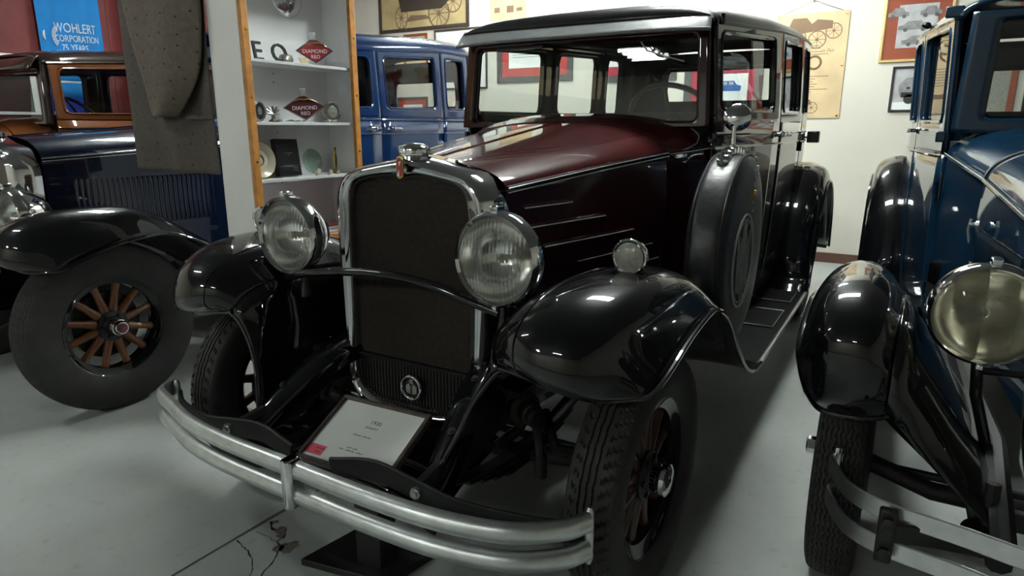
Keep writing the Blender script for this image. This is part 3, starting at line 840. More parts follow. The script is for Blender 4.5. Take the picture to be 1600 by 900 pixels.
gp = MB().box((lean(.6) - .03, -.236, .596), (lean(.6) - .004, .236, .606)).build('grille_panel', 'grille', sh, smooth=False)
rb = None
for i in range(34):
    y = -.226 + i * .0137
    z0 = .447 + (.045 * max(0, (abs(y) - .12) / .11) ** 2)
    o = MB().tube([(lean(.5) - .018, y, z0), (lean(.5) - .010, y, z0 + .01), (lean(.6) - .010, y, .598)], .0038, 6).build('grille_rib', 'grille', sh)
em = MB().ring((.158, .004, .52), (1, 0, 0), .040, .0065, 40, 10).build('radiator_medallion', 'chrome', sh)
MB().lathe([(0, 0), (.034, 0), (.034, .004), (0, .006)], (.148, .004, .52), (1, 0, 0), 32).build('medallion_disc', 'blackink', sh)
b = MB()
for sg in (1, -1):
    b.prism([(.002, -.024), (.022, -.018), (.024, .004), (.012, .014), (.002, .006)], lambda a, c_, d, sg=sg: (.153 + d, .004 + sg * a, .52 + c_), .006)
b.prism([(-.010, .012), (.010, .012), (.007, .030), (-.007, .030)], lambda a, c_, d: (.153 + d, .004 + a, .52 + c_), .005)
b.build('medallion_relief', 'pewter', sh, bevel=.001)
# badge: elongated hexagon with lightning
hexo = [(-.013, -.030), (0, -.038), (.013, -.030), (.013, .024), (0, .034), (-.013, .024)]
px_ = lambda a, c_, d: (.163 + d, a, 1.252 + c_)
bd = MB().prism(hexo, px_, .007).build('badge', 'brass', sh, bevel=.001)
MB().prism([(a * .74, c_ * .84) for a, c_ in hexo], px_, .0085).build('badge_enamel', 'red', sh)
MB().prism([(-.001, .016), (.009, .018), (.001, .003)], px_, .0095).prism([(.001, -.030), (-.009, -.026), (-.001, -.010)], px_, .0095).build('badge_flash', 'bannerwhite', sh, smooth=False)
MB().lathe([(0, 0), (.058, 0), (.056, .010), (.046, .014), (.046, .020), (.050, .022), (.050, .036), (.047, .041), (.030, .049), (0, .052)], (.095, 0, 1.272), (0, 0, 1), 60, fn=lambda t, r, h: r * (1 + .025 * math.sin(t * 40)) if .021 < h < .037 else r).build('radiator_cap', 'chrome', sh)
# hood, louvres
H = [(.040, .306, 1.186, 1.266, .297, .60), (-.45, .412, 1.232, 1.332, .41, .64), (-.905, .500, 1.266, 1.392, .50, .68)]
hd, hcol, hsec = hood(car, H, 'maroon', 'darkmaroon')
for s in (1, -1):
    for x0, x1, z_ in ((.183, -.276, 1.123), (.034, -.464, 1.059), (-.121, -.656, .988), (-.294, -.80, .914), (-.482, -.86, .847)):
        x1 = max(x1, -.86)
        def yq(x, z): 
            t = (hcol(2, x) - z) / (hcol(2, x) - hcol(5, x))
            return hcol(1, x) + (hcol(4, x) - hcol(1, x)) * t + .012 * math.sin(t * PI)
        x0 = min(x0, -.03)
        b = MB()
        sec = []
        for x in np.linspace(x0, x1, 10):
            e = min(1, min(x0 - x, x - x1) / .02 + .3)
            sec.append([(x, s * (yq(x, z_) - .003), z_ + .016), (x, s * (yq(x, z_) + .006 * e), z_ + .002), (x, s * (yq(x, z_) + .006 * e), z_ - .002), (x, s * (yq(x, z_) - .003), z_ - .004)])
        lv = b.loft(sec).build('louvre', 'darkmaroon', hd)
        MB().tube([(x, s * (yq(x, z_) + .0068), z_ + .0005) for x in np.linspace(x0 - .005, x1 + .005, 8)], .0021, 5).build('louvre_stripe', 'silver_line', hd)
# cowl: maroon top running out in a curve, dark sides
CX = [(-.912, .501, 1.267, 1.393), (-1.02, .560, 1.277, 1.420), (-1.14, .612, 1.288, 1.434)]
MB().tube([hsec(-.906, a) for a in np.linspace(0, PI, 50)], .0045, 6).build('hood_edge_bead', 'maroon', hd)
ccol = lambda i, x: lin(x, [h[0] for h in CX][::-1], [h[i] for h in CX][::-1])
csec = lambda x, a: (x - .03 * max(0, math.sin(a)) * 0, ccol(1, x) * math.copysign(abs(math.cos(a)) ** .8, math.cos(a)), ccol(2, x) + (ccol(3, x) - ccol(2, x)) * math.sin(a))
bnd = lambda x: lin(x, (-1.14, -1.115, -1.07, -1.0, -.93, -.912), (.62, .36, .16, .05, .0, .0))
xs = np.linspace(-.912, -1.138, 20)
cw = MB().grid([[csec(x, bnd(x) + (PI - 2 * bnd(x)) * t) for t in np.linspace(0, 1, 33)] for x in xs]).build('cowl', 'maroon', car, angle=60)
for s in (1, -1):
    fl_ = lambda p: (p[0], s * p[1], p[2])
    MB().grid([[fl_(csec(x, bnd(x) * t)) for t in np.linspace(0, 1, 7)] for x in xs]).build('cowl_corner', 'black', cw, angle=60)
    MB().tube([fl_(csec(x, bnd(x))) for x in xs] , .0025, 6).build('pinstripe', 'silver_line', cw)
    MB().grid([[(x, s * (ccol(1, x) - .02 * t ** 3), ccol(2, x) - (ccol(2, x) - .44) * t) for t in np.linspace(0, 1, 12)] for x in xs]).build('cowl_side', 'darkmaroon', cw, angle=60)
    MB().tube([(x, s * (ccol(1, x) + .005), ccol(2, x) + .002) for x in xs], .0065, 6).build('cowl_moulding', 'darkmaroon', cw)
    MB().tube([(x, s * (ccol(1, x) + .011), ccol(2, x) - .002) for x in xs], .002, 5).build('pinstripe', 'silver_line', cw)
S = dict(x=(-1.135, -2.19, -3.02, -3.39, -3.66), hw=((-1.135, -2.19, -3.02, -3.39), (.618, .705, .705, .69)), z=(.42, 1.40, 1.447, 1.755, 1.80),
         lift=((-1.135, -2.19, -3.02, -3.66), (1.0, 1.19, 1.31, 1.34)), tumble=.025, tuck=.05, paint=('black', 'black'), pillar='darkmaroon', beltpaint='black', belts=(1.345, 1.285),
         panels=(('front_door', -1.14, -2.19, (-1.20, -2.04), (-2.10, -1)), ('rear_door', -2.195, -3.02, (-2.27, -2.88), (-2.28, 1)), ('rear_quarter', -3.025, -3.39, (-3.08, -3.33), None)),
         handle_z=1.335, rearwin=(.40, 1.53, 1.70), ws=(1.39, 1.742, .565, .06, 1.80), ws_sill=.022, roof='roof', crown=.105, steer_y=.33)
yy, zz, pt = body(car, S)
# sun visor over the windscreen
P = []
for t in np.linspace(0, 1, 7):
    row = []
    for q in np.linspace(-1, 1, 31):
        y = q * (.603 + .012 * t)
        x = -1.080 + (.082 - .025 * abs(q) ** 6) * t
        z = 1.824 - .066 * t - .006 * abs(q) ** 4 * t + 0.003 * math.sin(t * PI)
        row.append((x, y, z))
    P.append(row)
vz = MB().grid(P).build('sun_visor', 'visor', car, angle=60, solid=.012)
MB().tube(P[-1], .008, 8).build('visor_edge', 'visor', vz)
hp = []
for t in np.linspace(0, 1, 8):
    row = []
    for a in np.linspace(0, PI, 41):
        y = .600 * math.copysign(abs(math.cos(a)) ** .55, math.cos(a)); zt = 1.80 + (.105 * .70) * math.sin(a) ** .8
        row.append((-1.115 + .052 * math.sin(t * PI / 2), y, zt + (1.812 - zt) * (1 - math.cos(t * PI / 2))))
    hp.append(row)
MB().grid(hp).build('roof_header', 'roof', car, angle=60, solid=.004)
MB().tube([(-1.10, .30, 1.728), (-1.082, .335, 1.69), (-1.078, .42, 1.66), (-1.078, .50, 1.638)], .0035, 6).lathe([(0, 0), (.012, 0), (.012, .02), (0, .02)], (-1.10, .42, 1.664), (1, 0, 0), 12).build('wiper', 'satin', car)
for s in (1, -1):
    for z_ in (1.33, 1.40, 1.80):
        MB().lathe([(0, -.02), (.010, -.02), (.012, -.012), (.012, .012), (.010, .02), (0, .02)], (-1.128, s * .632, z_), (0, 0, 1), 12).build('pillar_hinge', 'black', car)
# running boards with step plates
for s in (1, -1):
    rbd = MB().box((-2.88, min(s * .55, s * .868), .312), (-1.20, max(s * .55, s * .868), .334)).build('running_board', 'mat_rubber', car, bevel=.004)
    MB().tube([(x, s * .878, .328) for x in np.linspace(-1.16, -2.9, 8)], .012, 8).build('edge_trim', 'satin', rbd)
    for xa in (-1.82, -2.42):
        MB().box((xa - .37, min(s * .60, s * .835), .334), (xa, max(s * .60, s * .835), .342)).build('step_plate', 'mat_rubber', rbd, bevel=.002)
        b = MB(); c4 = [(xa, .60), (xa, .835), (xa - .37, .835), (xa - .37, .60)]
        b.tube([(x, s * y, .342) for x, y in c4 + c4[:1]], .004, 6); b.build('step_trim', 'satin', rbd)
    MB().grid([[(x, s * y, z) for y, z in ((.56, .335), (.60, .40), (.645, .45))] for x in (-1.14, -2.0, -2.9)]).build('side_apron', 'black', car)
# rear fenders and wheels
RT = []
for a in np.linspace(-.42, 1.0, 10):
    t = a * PI
    r0 = .60
    z0 = .46
    if a < 0:
        q = -a / .42
        xc, zc_ = -2.83 + .11 * q, lin(q, (0, 1), (.46, .335))
        dx, dz = -1, 0
        st = [(xc - .03, .60, zc_), (xc, .70, zc_), (xc + .01, .78, zc_), (xc - .01, .85, zc_), (xc - .045, .885, zc_)]
    else:
        ca, sa = math.cos(t), math.sin(t)
        f_ = lambda r, y: (-3.43 + r * ca * 1.0, y, .46 + r * 1.09 * sa)
        st = [f_(.59, .60), f_(.615, .70), f_(.61, .78), f_(.575, .855), f_(.50, .89)]
    RT.append(st)
for s in (1, -1):
    fender(car, RT, s, name='rear_fender', bead=None, nu=60, nv=16, front_lip=False)
    wheel(car, (-3.43, s * .735, .372), s, .372, .15, .215, 'redwood', 12, 'rib', 'ring', n=120)
MB().tube([(-4.08, -.80, .45), (-4.14, -.6, .45), (-4.16, 0, .45), (-4.14, .6, .45), (-4.04, .86, .45)], .02, 8, flat=(.02, .05, (0, 0, 1))).build('rear_bumper', 'frame', car)
tl = MB().box((-3.52, .705, 1.265), (-3.46, .785, 1.345)).box((-3.50, .62, 1.295), (-3.48, .72, 1.31)).build('tail_lamp', 'bakelite', car, bevel=.006)
# spare wheel in a leathercloth cover, in the left fender well
sc = np.array((-.85, .775, .905))
spw = MB().lathe([(0, -.068), (.10, -.07), (.30, -.075), (.345, -.066), (.366, -.05), (.371, -.03), (.372, 0), (.370, .035), (.362, .058), (.350, .068), (.30, .072), (.10, .070), (0, .069)], sc, (0, 1, 0), 72, fn=lambda t, r, h: r + .0015 * math.sin(9 * t + h * 40) * (r > .2)).build('spare_wheel_cover', 'cover', car, angle=60)
for h, r in ((.056, .366), (-.05, .368)):
    MB().ring(sc + np.array((0, h, 0)), (0, 1, 0), r, .004, 72, 6).build('cover_piping', 'cover', spw)
ey = sc[1] + .0725
eo = MB()
for R_, r_ in ((.178, .005), (.160, .003)):
    eo.ring((sc[0] + .02, ey, sc[2] - .035), (0, 1, 0), R_, r_, 64, 6)
def stroke(b, pts, r=.0045): b.tube([(sc[0] + .02 - a, ey, sc[2] - .035 + c_) for a, c_ in pts], r, 6)
for sg in (1, -1):
    stroke(eo, [(sg * -.045 + .02 * sg, .155), (sg * .06, .06), (sg * .05, -.12)])
    stroke(eo, [(sg * .02, .165), (sg * .015, .0), (sg * .02, -.165)])
stroke(eo, [(-.10, .11), (-.085, -.11)]); stroke(eo, [(.10, .11), (.085, -.11)])
stroke(eo, [(-.05, -.07), (-.02, -.02), (-.035, .0), (0, .03), (.035, .06), (.02, .015), (.05, .05)], .0035)
eo.build('cover_monogram', 'covergrey', spw)
clp = MB()
for k in range(7):
    a = (-.38 + k * .127)
    clp.lathe([(0, -.02), (.018, -.02), (.022, -.01), (.022, .01), (.018, .02), (0, .02)], (sc[0] + math.sin(a) * .377, sc[1], sc[2] + math.cos(a) * .377), (0, 1, 0), 12)
clp.tube([(sc[0] + math.sin(a) * .375, sc[1], sc[2] + math.cos(a) * .375) for a in np.linspace(-.45, .45, 12)], .012, 8, flat=(.06, .012, (0, 1, 0)))
clp = clp.build('tyre_clamp', 'chrome', spw)
mi = MB().tube([(sc[0], sc[1], 1.282), (sc[0], sc[1], 1.30), (sc[0] + .005, sc[1], 1.36), (sc[0] - .005, sc[1], 1.405)], [.014, .010, .008, .009], 12).build('mirror_arm', 'chrome', spw)
MB().lathe([(0, .02), (.030, .017), (.048, .006), (.052, 0), (.052, -.008), (.046, -.012), (0, -.012)], (sc[0] - .012, sc[1] + .005, 1.408), (.93, .30, .15), 36).build('mirror_head', 'chrome', spw)
ch = MB()
for k in range(16):
    z_ = 1.27 - k * .0165
    ch.ring((sc[0] - .10 + .03 * (k / 16), sc[1] + .062 + .016 * min(1, k / 3), z_), (1, 0, 0) if k % 2 else (0, 1, .2), .006, .0016, 10, 5)
ch.build('chain', 'pewter', spw)
MB().box((sc[0] - .09, sc[1] + .066, 1.10), (sc[0] - .065, sc[1] + .084, 1.135)).build('padlock', 'brass', spw, bevel=.004)
# double bar bumper
def bumper_pts(z, y_end=.83, xc=.668, xe=.47):
    L = [(.475, -.835, z), (.535, -.805, z), (.585, -.66, z), (.635, -.49, z), (.660, -.28, z), (xc, 0, z), (.675, .28, z), (.665, .49, z), (.625, .66, z), (.55, .765, z), (.488, .803, z)]
    return catmull(L, 60)
bp = MB()
for z_ in (.462, .386):
    Pp = bumper_pts(z_)
    T = np.gradient(Pp, axis=0); T /= np.linalg.norm(T, axis=1)[:, None]
    secs = []
    for p, t in zip(Pp, T):
        n_ = np.array((t[1], -t[0], 0))
        secs.append([p + n_ * (-.008) + np.array((0, 0, .027)), p + n_ * .006 + np.array((0, 0, .026)), p + n_ * .016 + np.array((0, 0, .016)), p + n_ * .020, p + n_ * .016 - np.array((0, 0, .016)), p + n_ * .006 - np.array((0, 0, .026)), p - n_ * .008 - np.array((0, 0, .027)), p - n_ * .004])
    o = MB().loft(secs).build('bumper_bar', 'satin', car, angle=50)
cl = MB()
cl.loft([[(.672 + dx, .0 + dy * w_, z_) for dx, dy in ((-.02, -1), (.020, -1), (.030, -.4), (.030, .4), (.020, 1), (-.02, 1))] for z_, w_ in ((.352, .016), (.36, .020), (.42, .021), (.485, .022), (.497, .016))]).build('bumper_clamp', 'chrome', car, bevel=.003)
for s in (1, -1):
    MB().tube([(.48, s * .802, .345), (.48, s * .802, .36), (.48, s * .802, .485), (.48, s * .802, .497)], [.006, .011, .011, .006], 10).build('bumper_end_bolt', 'satin', car)
    MB().tube(catmull([(.47, s * .80, .425), (.53, s * .69, .43), (.575, s * .50, .44), (.585, s * .36, .465), (.585, s * .22, .48), (.60, s * .08, .455)], 24), .01, 6, flat=(.012, .062, (0, 0, 1))).build('bumper_spring_bar', 'frame', car)
    MB().lathe([(.016, 0), (.016, .010), (.010, .011), (.010, .018), (0, .019)], (.59, s * .37, .462), (1, 0, 0), 8).build('bumper_bolt', 'satin', car)

# ------------------------------------------------------------------ blue sedan on the left
def shift(T, dx=0, dy=0, dz=0, sy=1, n=None, ddz=None):
    return [[(x + dx, y * sy + dy, z + dz + (ddz[i] if ddz and i < len(ddz) else 0)) for x, y, z in st] for i, st in enumerate(T)]
blue = thing('sedan', 'royal blue vintage sedan with orange wooden spokes, behind the white display case', 'car', (0.05, -2.69, 0))
for s in (1, -1):
    f, P = fender(blue, shift(FT, -.045, 0, .015), s, bead=None)
    top = [np.array((x, abs(y), z)) for x, y, z in P[:44:3, 0]]
    MB().grid([[(p[0] * (1 - q) + q * lin(i, (0, 14), (.42, -.5)), s * (p[1] * (1 - q) + q * .36), p[2] * (1 - q) + q * .45) for q in np.linspace(0, 1, 6)] for i, p in enumerate(top)]).build('fender_valance', 'black', f, solid=.004)
    wheel(blue, (0.03, s * .725, .418), s, .418, .165, .225, 'orangewood', 12, 'zig' if s > 0 else 'rib', 'round', n=300 if s > 0 else 100)
    wheel(blue, (-3.1, s * .725, .405), s, .405, .165, .225, 'orangewood', 12, 'rib', 'round', n=100)
    headlight(blue, (.24, s * .385, .965), .262, .185)
    fender(blue, shift(RT, .33, 0, .02), s, name='rear_fender', bead=None, nu=40, nv=12, front_lip=False)
    MB().box((-3.0, min(s * .55, s * .868), .33), (-1.20, max(s * .55, s * .868), .352)).build('running_board', 'mat_rubber', blue, bevel=.004)
    MB().tube([(.45, s * .36, .45), (.2, s * .36, .53), (-.3, s * .36, .51), (-3.4, s * .44, .46)], .03, 6, flat=(.05, .10, (0, 0, 1))).build('chassis_rail', 'frame', blue)
    MB().grid([[(x, s * y, z) for y, z in ((.56, .35), (.60, .41), (.645, .46))] for x in (-1.14, -2.0, -2.9)]).build('side_apron', 'black', blue)
MB().tube([(0.03, -.64, .38), (0.03, -.3, .33), (0.03, .3, .33), (0.03, .64, .38)], .03, 10).build('front_axle', 'iron', blue)
rings = []
for t, dx, sc_ in ((0, -.03, .985), (.03, .012, 1), (.18, .016, 1), (.36, .004, 1), (.6, .008, 1), (.9, -.01, 1), (1.0, -.04, 1), (1.0, -.115, 1)):
    R_ = cen + ((I2 * (1 - t) + O2 * t) - cen) * sc_
    rings.append([(lean(z) + dx, y * .98, z * 1.03) for y, z in R_])
shb = MB().grid(rings, cv=True).build('radiator_shell', 'chrome', blue, angle=50)
MB().add([(lean(z) - .03, y * .98, z * 1.03) for y, z in I2], [tuple(range(len(I2)))]).build('core_backing', 'core', shb, smooth=False)
MB().lathe([(0, 0), (.05, 0), (.05, .03), (.03, .04), (0, .045)], (.09, 0, 1.315), (0, 0, 1), 30).build('radiator_cap', 'chrome', shb)
hb, hbc, _ = hood(blue, [(.03, .312, 1.215, 1.325, .30, .62), (-.95, .50, 1.275, 1.402, .50, .68)], 'navy', 'navy', line=True)
b0 = None
for i in range(28):
    x = -.10 - i * .026
    yq = .345 + (-x) * .19 
    for zc_ in (.98,):
        if b0 is None:
            b0 = MB().loft([[(-.010, .0, z), (.006, .006 * e, z), (.010, .004, z), (.010, 0, z)] for z, e in ((-.13, .2), (-.115, 1), (.115, 1), (.13, .2))]).build('louvre', 'navy', hb); o = b0
        else: o = share(b0, parent=hb)
        tt = (hbc(2, x) - zc_) / (hbc(2, x) - hbc(5, x))
        o.location = (x, hbc(1, x) + (hbc(4, x) - hbc(1, x)) * tt + .012 * math.sin(tt * PI) - .002, zc_)
        o.rotation_euler = (0, 0, -.19)
cwb = MB().grid([[(x, lin(x, (-1.2, -.955), (.615, .502)) * math.copysign(abs(math.cos(a)) ** .8, math.cos(a)), lin(x, (-1.2, -.955), (1.31, 1.276)) + .13 * math.sin(a)) for a in np.linspace(0, PI, 33)] for x in np.linspace(-.955, -1.21, 8)]).build('cowl', 'blue', blue, angle=60)
for s in (1, -1):
    MB().grid([[(x, s * lin(x, (-1.2, -.955), (.612, .502)), z) for z in np.linspace(.44, 1.31, 8)] for x in np.linspace(-.955, -1.21, 5)]).build('cowl_side', 'navy', cwb)
SB = dict(x=(-1.205, -2.03, -2.79, -3.16, -3.50), hw=((-1.2, -2.02, -2.8, -3.16), (.62, .72, .73, .72)), z=(.43, 1.44, 1.502, 1.83, 1.875),
          lift=((-1.2, -2.02, -2.8, -3.16), (1.0, 1.07, 1.2, 1.2)), tumble=.03, paint=('blue', 'blue'), belts=(1.425, 1.325), handle_z=1.365,
          panels=(('front_door', -1.205, -2.03, (-1.27, -1.965), (-1.93, 1)), ('rear_door', -2.035, -2.77, (-2.10, -2.69), (-2.11, -1)), ('rear_quarter', -2.775, -3.16, (-2.83, -3.10), None)),
          rearwin=(.36, 1.54, 1.72), ws=(1.44, 1.80, .565, .06, 1.875), crown=.14, steer_y=.33)
body(blue, SB)

# ------------------------------------------------------------------ russet brown sedan, farthest left
brown = thing('sedan', 'russet brown vintage sedan with black pillars beside the red wall, farthest left', 'car', (0.36, -4.57, 0.02))
S3 = dict(S); S3.update(paint=('brown', 'brown'), pillar='darkbrown', beltpaint='darkbrown', roof='darkbrown', wsframe='darkbrown')
body(brown, S3)
hood(brown, H, 'brown', 'navy', line=True)
cwn = MB().grid([[csec(x, bnd(x) + (PI - 2 * bnd(x)) * t) for t in np.linspace(0, 1, 33)] for x in xs]).build('cowl', 'brown', brown, angle=60)
for s in (1, -1):
    fl_ = lambda p: (p[0], s * p[1], p[2])
    MB().grid([[fl_(csec(x, bnd(x) * t)) for t in np.linspace(0, 1, 7)] for x in xs]).build('cowl_corner', 'darkbrown', cwn, angle=60)
    MB().grid([[(x, s * (ccol(1, x) - .02 * t ** 3), ccol(2, x) - (ccol(2, x) - .44) * t) for t in np.linspace(0, 1, 6)] for x in xs]).build('cowl_side', 'brown', cwn, angle=60)
    fender(brown, FT, s, bead=None, nu=40, nv=12)
    fender(brown, RT, s, name='rear_fender', bead=None, nu=30, nv=10, front_lip=False)
    for x in (0, -3.43):
        wheel(brown, (x, s * .725, .352), s, .372, .15, .215, 'orangewood', 12, 'rib', 'round', n=80)
    MB().tube([(.45, s * .36, .45), (-.3, s * .36, .50), (-3.4, s * .44, .46)], .03, 6, flat=(.05, .10, (0, 0, 1))).build('chassis_rail', 'frame', brown)
    MB().box((-2.88, min(s * .55, s * .868), .31), (-1.20, max(s * .55, s * .868), .33)).build('running_board', 'mat_rubber', brown, bevel=.004)
P3 = [[(-1.10 + (.125 - .04 * abs(q) ** 6) * t, q * (.603 + .012 * t), 1.842 - .092 * t - .006 * abs(q) ** 4 * t + .022 * math.sin(t * PI)) for q in np.linspace(-1, 1, 25)] for t in np.linspace(0, 1, 7)]
MB().grid(P3).build('sun_visor', 'darkbrown', brown, angle=60, solid=.012)
rings = [[(lean(z) + dx, y, z) for y, z in cen + ((I2 * (1 - t) + O2 * t) - cen)] for t, dx in ((0, -.03), (.03, .012), (.3, .012), (.6, .008), (1.0, -.04), (1.0, -.115))]
shn = MB().grid(rings, cv=True).build('radiator_shell', 'chrome', brown, angle=50)
MB().add([(lean(z) - .03, y, z) for y, z in I2], [tuple(range(len(I2)))]).build('core_backing', 'core', shn, smooth=False)

# ------------------------------------------------------------------ dark teal blue car on the right
teal = thing('sedan', 'dark teal blue vintage car with black fenders and amber headlight lenses, at the right edge', 'car', (-.40, 1.98, 0))
FRY = (.585, .635, .70, .775, .825)
FR = [
    [(.36, .60, .655), (.365, .64, .645), (.36, .70, .638), (.345, .755, .640), (.295, .795, .665)],
    [(.41, .60, .72), (.428, .64, .722), (.428, .70, .717), (.405, .765, .712), (.30, .812, .718)],
    [(.39, .60, .83), (.425, .64, .862), (.432, .70, .868), (.40, .775, .85), (.27, .828, .775)],
    [(.30, .595, .905), (.32, .635, .950), (.325, .70, .963), (.29, .78, .938), (.16, .832, .83)],
    [(.10, .59, .925), (.115, .635, .972), (.12, .70, .985), (.09, .78, .957), (.0, .832, .86)]] + [[(x - .02, FRY[j], z) for j, (x, y, z) in enumerate(st)] for st in FT[5:]]
for s in (1, -1):
    f, P = fender(teal, FR, s, bead=None)
    top = [np.array((x, abs(y), z)) for x, y, z in P[:44:3, 0]]
    MB().grid([[(p[0] * (1 - q) + q * lin(i, (0, 14), (.46, -.5)), s * (p[1] * (1 - q) + q * .33), p[2] * (1 - q) + q * lin(i, (0, 3, 14), (.44, .5, .47))) for q in np.linspace(0, 1, 8)] for i, p in enumerate(top)]).build('fender_valance', 'black', f, solid=.004)
    wheel(teal, (0, s * .69, .375), s, .375, .135, .225, 'redwood', 12, 'zig', 'hex', n=320 if s < 0 else 100)
    wheel(teal, (-2.95, s * .69, .375), s, .375, .135, .225, 'redwood', 12, 'rib', 'hex', n=100)
    headlight(teal, (.255, s * .415, .925), .250, .17, lens='amberlens', facets=True)
    MB().tube([(.21, s * .415, .80), (.20, s * .405, .70), (.18, s * .36, .55)], .014, 10).tube([(.21, s * .415, .77), (.21, 0, .79)], .010, 8).build('lamp_post', 'black', teal)
    fender(teal, shift(RT, .48, 0, .06, .925), s, name='rear_fender', bead=None, nu=48, nv=14, front_lip=False)
    rbt = MB().box((-2.75, min(s * .50, s * .80), .36), (-1.15, max(s * .50, s * .80), .384)).build('running_board', 'mat_rubber', teal, bevel=.004)
    MB().tube([(-1.12, s * .808, .376), (-2.75, s * .808, .376)], .010, 8).build('edge_trim', 'satin', rbt)
    MB().grid([[(x, s * y, z) for y, z in ((.52, .385), (.54, .43), (.50, .50))] for x in (-.7, -1.4, -2.6)]).build('side_apron', 'black', teal)
    MB().tube([(.50, s * .34, .43), (.40, s * .34, .46), (.15, s * .34, .53), (-.3, s * .36, .52), (-3.2, s * .42, .46)], .03, 6, flat=(.05, .10, (0, 0, 1))).build('chassis_rail', 'frame', teal)
    b = MB()
    for k in range(4):
        l = .44 - .09 * k
        b.tube([(x, s * .345, .36 - .012 * k + .085 * (x / .5) ** 2) for x in np.linspace(-l, l * 1.02, 9)], .01, 6, flat=(.05, .010, (0, 0, 1)))
    b.build('leaf_spring', 'iron', teal)
    MB().tube([(.40, s * .34, .42), (.40, s * .36, .40), (.38, s * .36, .55)], .016, 8).lathe([(0, 0), (.045, 0), (.045, .035), (.03, .045), (0, .05)], (.40, s * .37, .40), (.4, 0, 1), 20).build('shock_absorber', 'iron', teal)
MB().tube([(0, -.62, .36), (0, -.45, .31), (0, .45, .31), (0, .62, .36)], .028, 10).build('front_axle', 'iron', teal)
MB().tube([(-.12, -.58, .30), (-.12, .58, .30)], .014, 8).build('tie_rod', 'iron', teal)
MB().box((.30, -.36, .41), (.33, .36, .46)).build('front_cross_member', 'frame', teal, bevel=.005)
It, Ot = I2 * np.array((.90, .93)), O2 * np.array((.90, .93))
cT = np.array((0, .78))
rings = []
for t, dx in ((0, -.03), (.03, .010), (.25, .014), (.6, .010), (.9, -.01), (1.0, -.04), (1.0, -.12)):
    rings.append([(lean(z) + dx - .03, y, z) for y, z in It * (1 - t) + Ot * t])
sht = MB().grid(rings, cv=True).build('radiator_shell', 'chrome', teal, angle=50)
MB().add([(lean(z) - .06, y, z) for y, z in It], [tuple(range(len(It)))]).build('core_backing', 'core', sht, smooth=False)
MB().lathe([(0, 0), (.045, 0), (.045, .03), (.03, .04), (0, .045)], (.06, 0, 1.19), (0, 0, 1), 30).build('radiator_cap', 'chrome', sht)
HT = [(-.005, .282, 1.085, 1.195, .27, .58), (-.95, .365, 1.172, 1.315, .36, .62)]
ht, htc, _ = hood(teal, HT, 'teal', 'teal', line=False)
CT = lambda i, x: lin(x, (-1.45, -.955), ((.482, .366), (1.250, 1.173), (1.392, 1.316))[i])
xt = np.linspace(-.955, -1.455, 12)
cwt = MB().grid([[(x, CT(0, x) * math.copysign(abs(math.cos(a)) ** .8, math.cos(a)), CT(1, x) + (CT(2, x) - CT(1, x)) * math.sin(a)) for a in np.linspace(0, PI, 33)] for x in xt]).build('cowl', 'teal', teal, angle=60)
for s in (1, -1):
    MB().grid([[(x, s * CT(0, x), z) for z in np.linspace(.44, CT(1, x), 8)] for x in xt]).build('cowl_side', 'teal', cwt)
    ln = [(x, s * (htc(1, x) + .004), htc(2, x)) for x in np.linspace(-.005, -.95, 12)]
    MB().tube(ln, .009, 8).build('hood_moulding', 'teal', ht); MB().tube([(x, y + s * .006, z + .009) for x, y, z in ln], .0025, 5).build('pinstripe', 'pewter', ht)
    ln = [(x, s * (CT(0, x) + .004), CT(1, x)) for x in xt]
    MB().tube(ln, .009, 8).build('cowl_moulding', 'teal', cwt); MB().tube([(x, y + s * .006, z + .009) for x, y, z in ln], .0025, 5).build('pinstripe', 'pewter', cwt)
    l0 = None
    for i in range(26):
        x = -.22 - i * .024
        if l0 is None: l0 = MB().loft([[(-.008, .0, z), (.005, -s * -.013 * e, z), (.009, .003 * s, z), (.009, 0, z)] for z, e in ((-.10, .2), (-.09, 1), (.09, 1), (.10, .2))]).build('louvre', 'teal', ht); o = l0
        else: o = share(l0, parent=ht)
        tt = (htc(2, x) - .90) / (htc(2, x) - htc(5, x))
        o.location = (x, s * (htc(1, x) + (htc(4, x) - htc(1, x)) * tt + .012 * math.sin(tt * PI) - .002), .90)
    MB().lathe([(0, 0), (.016, 0), (.014, .01), (.008, .012), (.008, .03), (0, .032)], (-.80, s * .375, 1.02), (0, s, 0), 14).tube([(-.80, s * .40, 1.04), (-.80, s * .405, 1.0), (-.80, s * .395, .95)], .006, 8).build('hood_latch', 'satin', ht)
MB().tube([(-.953, .366 * math.copysign(abs(math.cos(a)) ** .8, math.cos(a)) * 1.01, 1.173 + .146 * math.sin(a)) for a in np.linspace(0, PI, 40)], .005, 6).build('hood_lacing', 'pewter', ht)
ST = dict(x=(-1.45, -2.22, -2.85, -3.0, -3.25), hw=((-1.45, -1.7, -2.0, -2.5, -3.0), (.487, .525, .568, .622, .635)), z=(.43, 1.25, 1.395, 1.80, 1.84),
          lift=((-1.45, -2.2, -3.0), (1.0, 1.05, 1.10)), tumble=-.022, tuck=.03, paint=('teal', 'teal'), belts=(1.345, 1.245), handle_z=1.35,
          panels=(('front_door', -1.455, -2.22, (-1.53, -2.13), (-2.15, -1)), ('rear_door', -2.225, -3.0, (-2.30, -2.90), None)),
          rearwin=(.30, 1.45, 1.68), ws=(1.41, 1.815, .378, -.02, 1.845), crown=.12, steer_y=.30, steer_dz=-.05)
body(teal, ST)
sd = MB().lathe([(0, 0), (.014, 0), (.018, .012), (.014, .03), (.006, .04), (0, .042)], (-2.22, -.615, 1.90), (.2, -1, .2), 14)
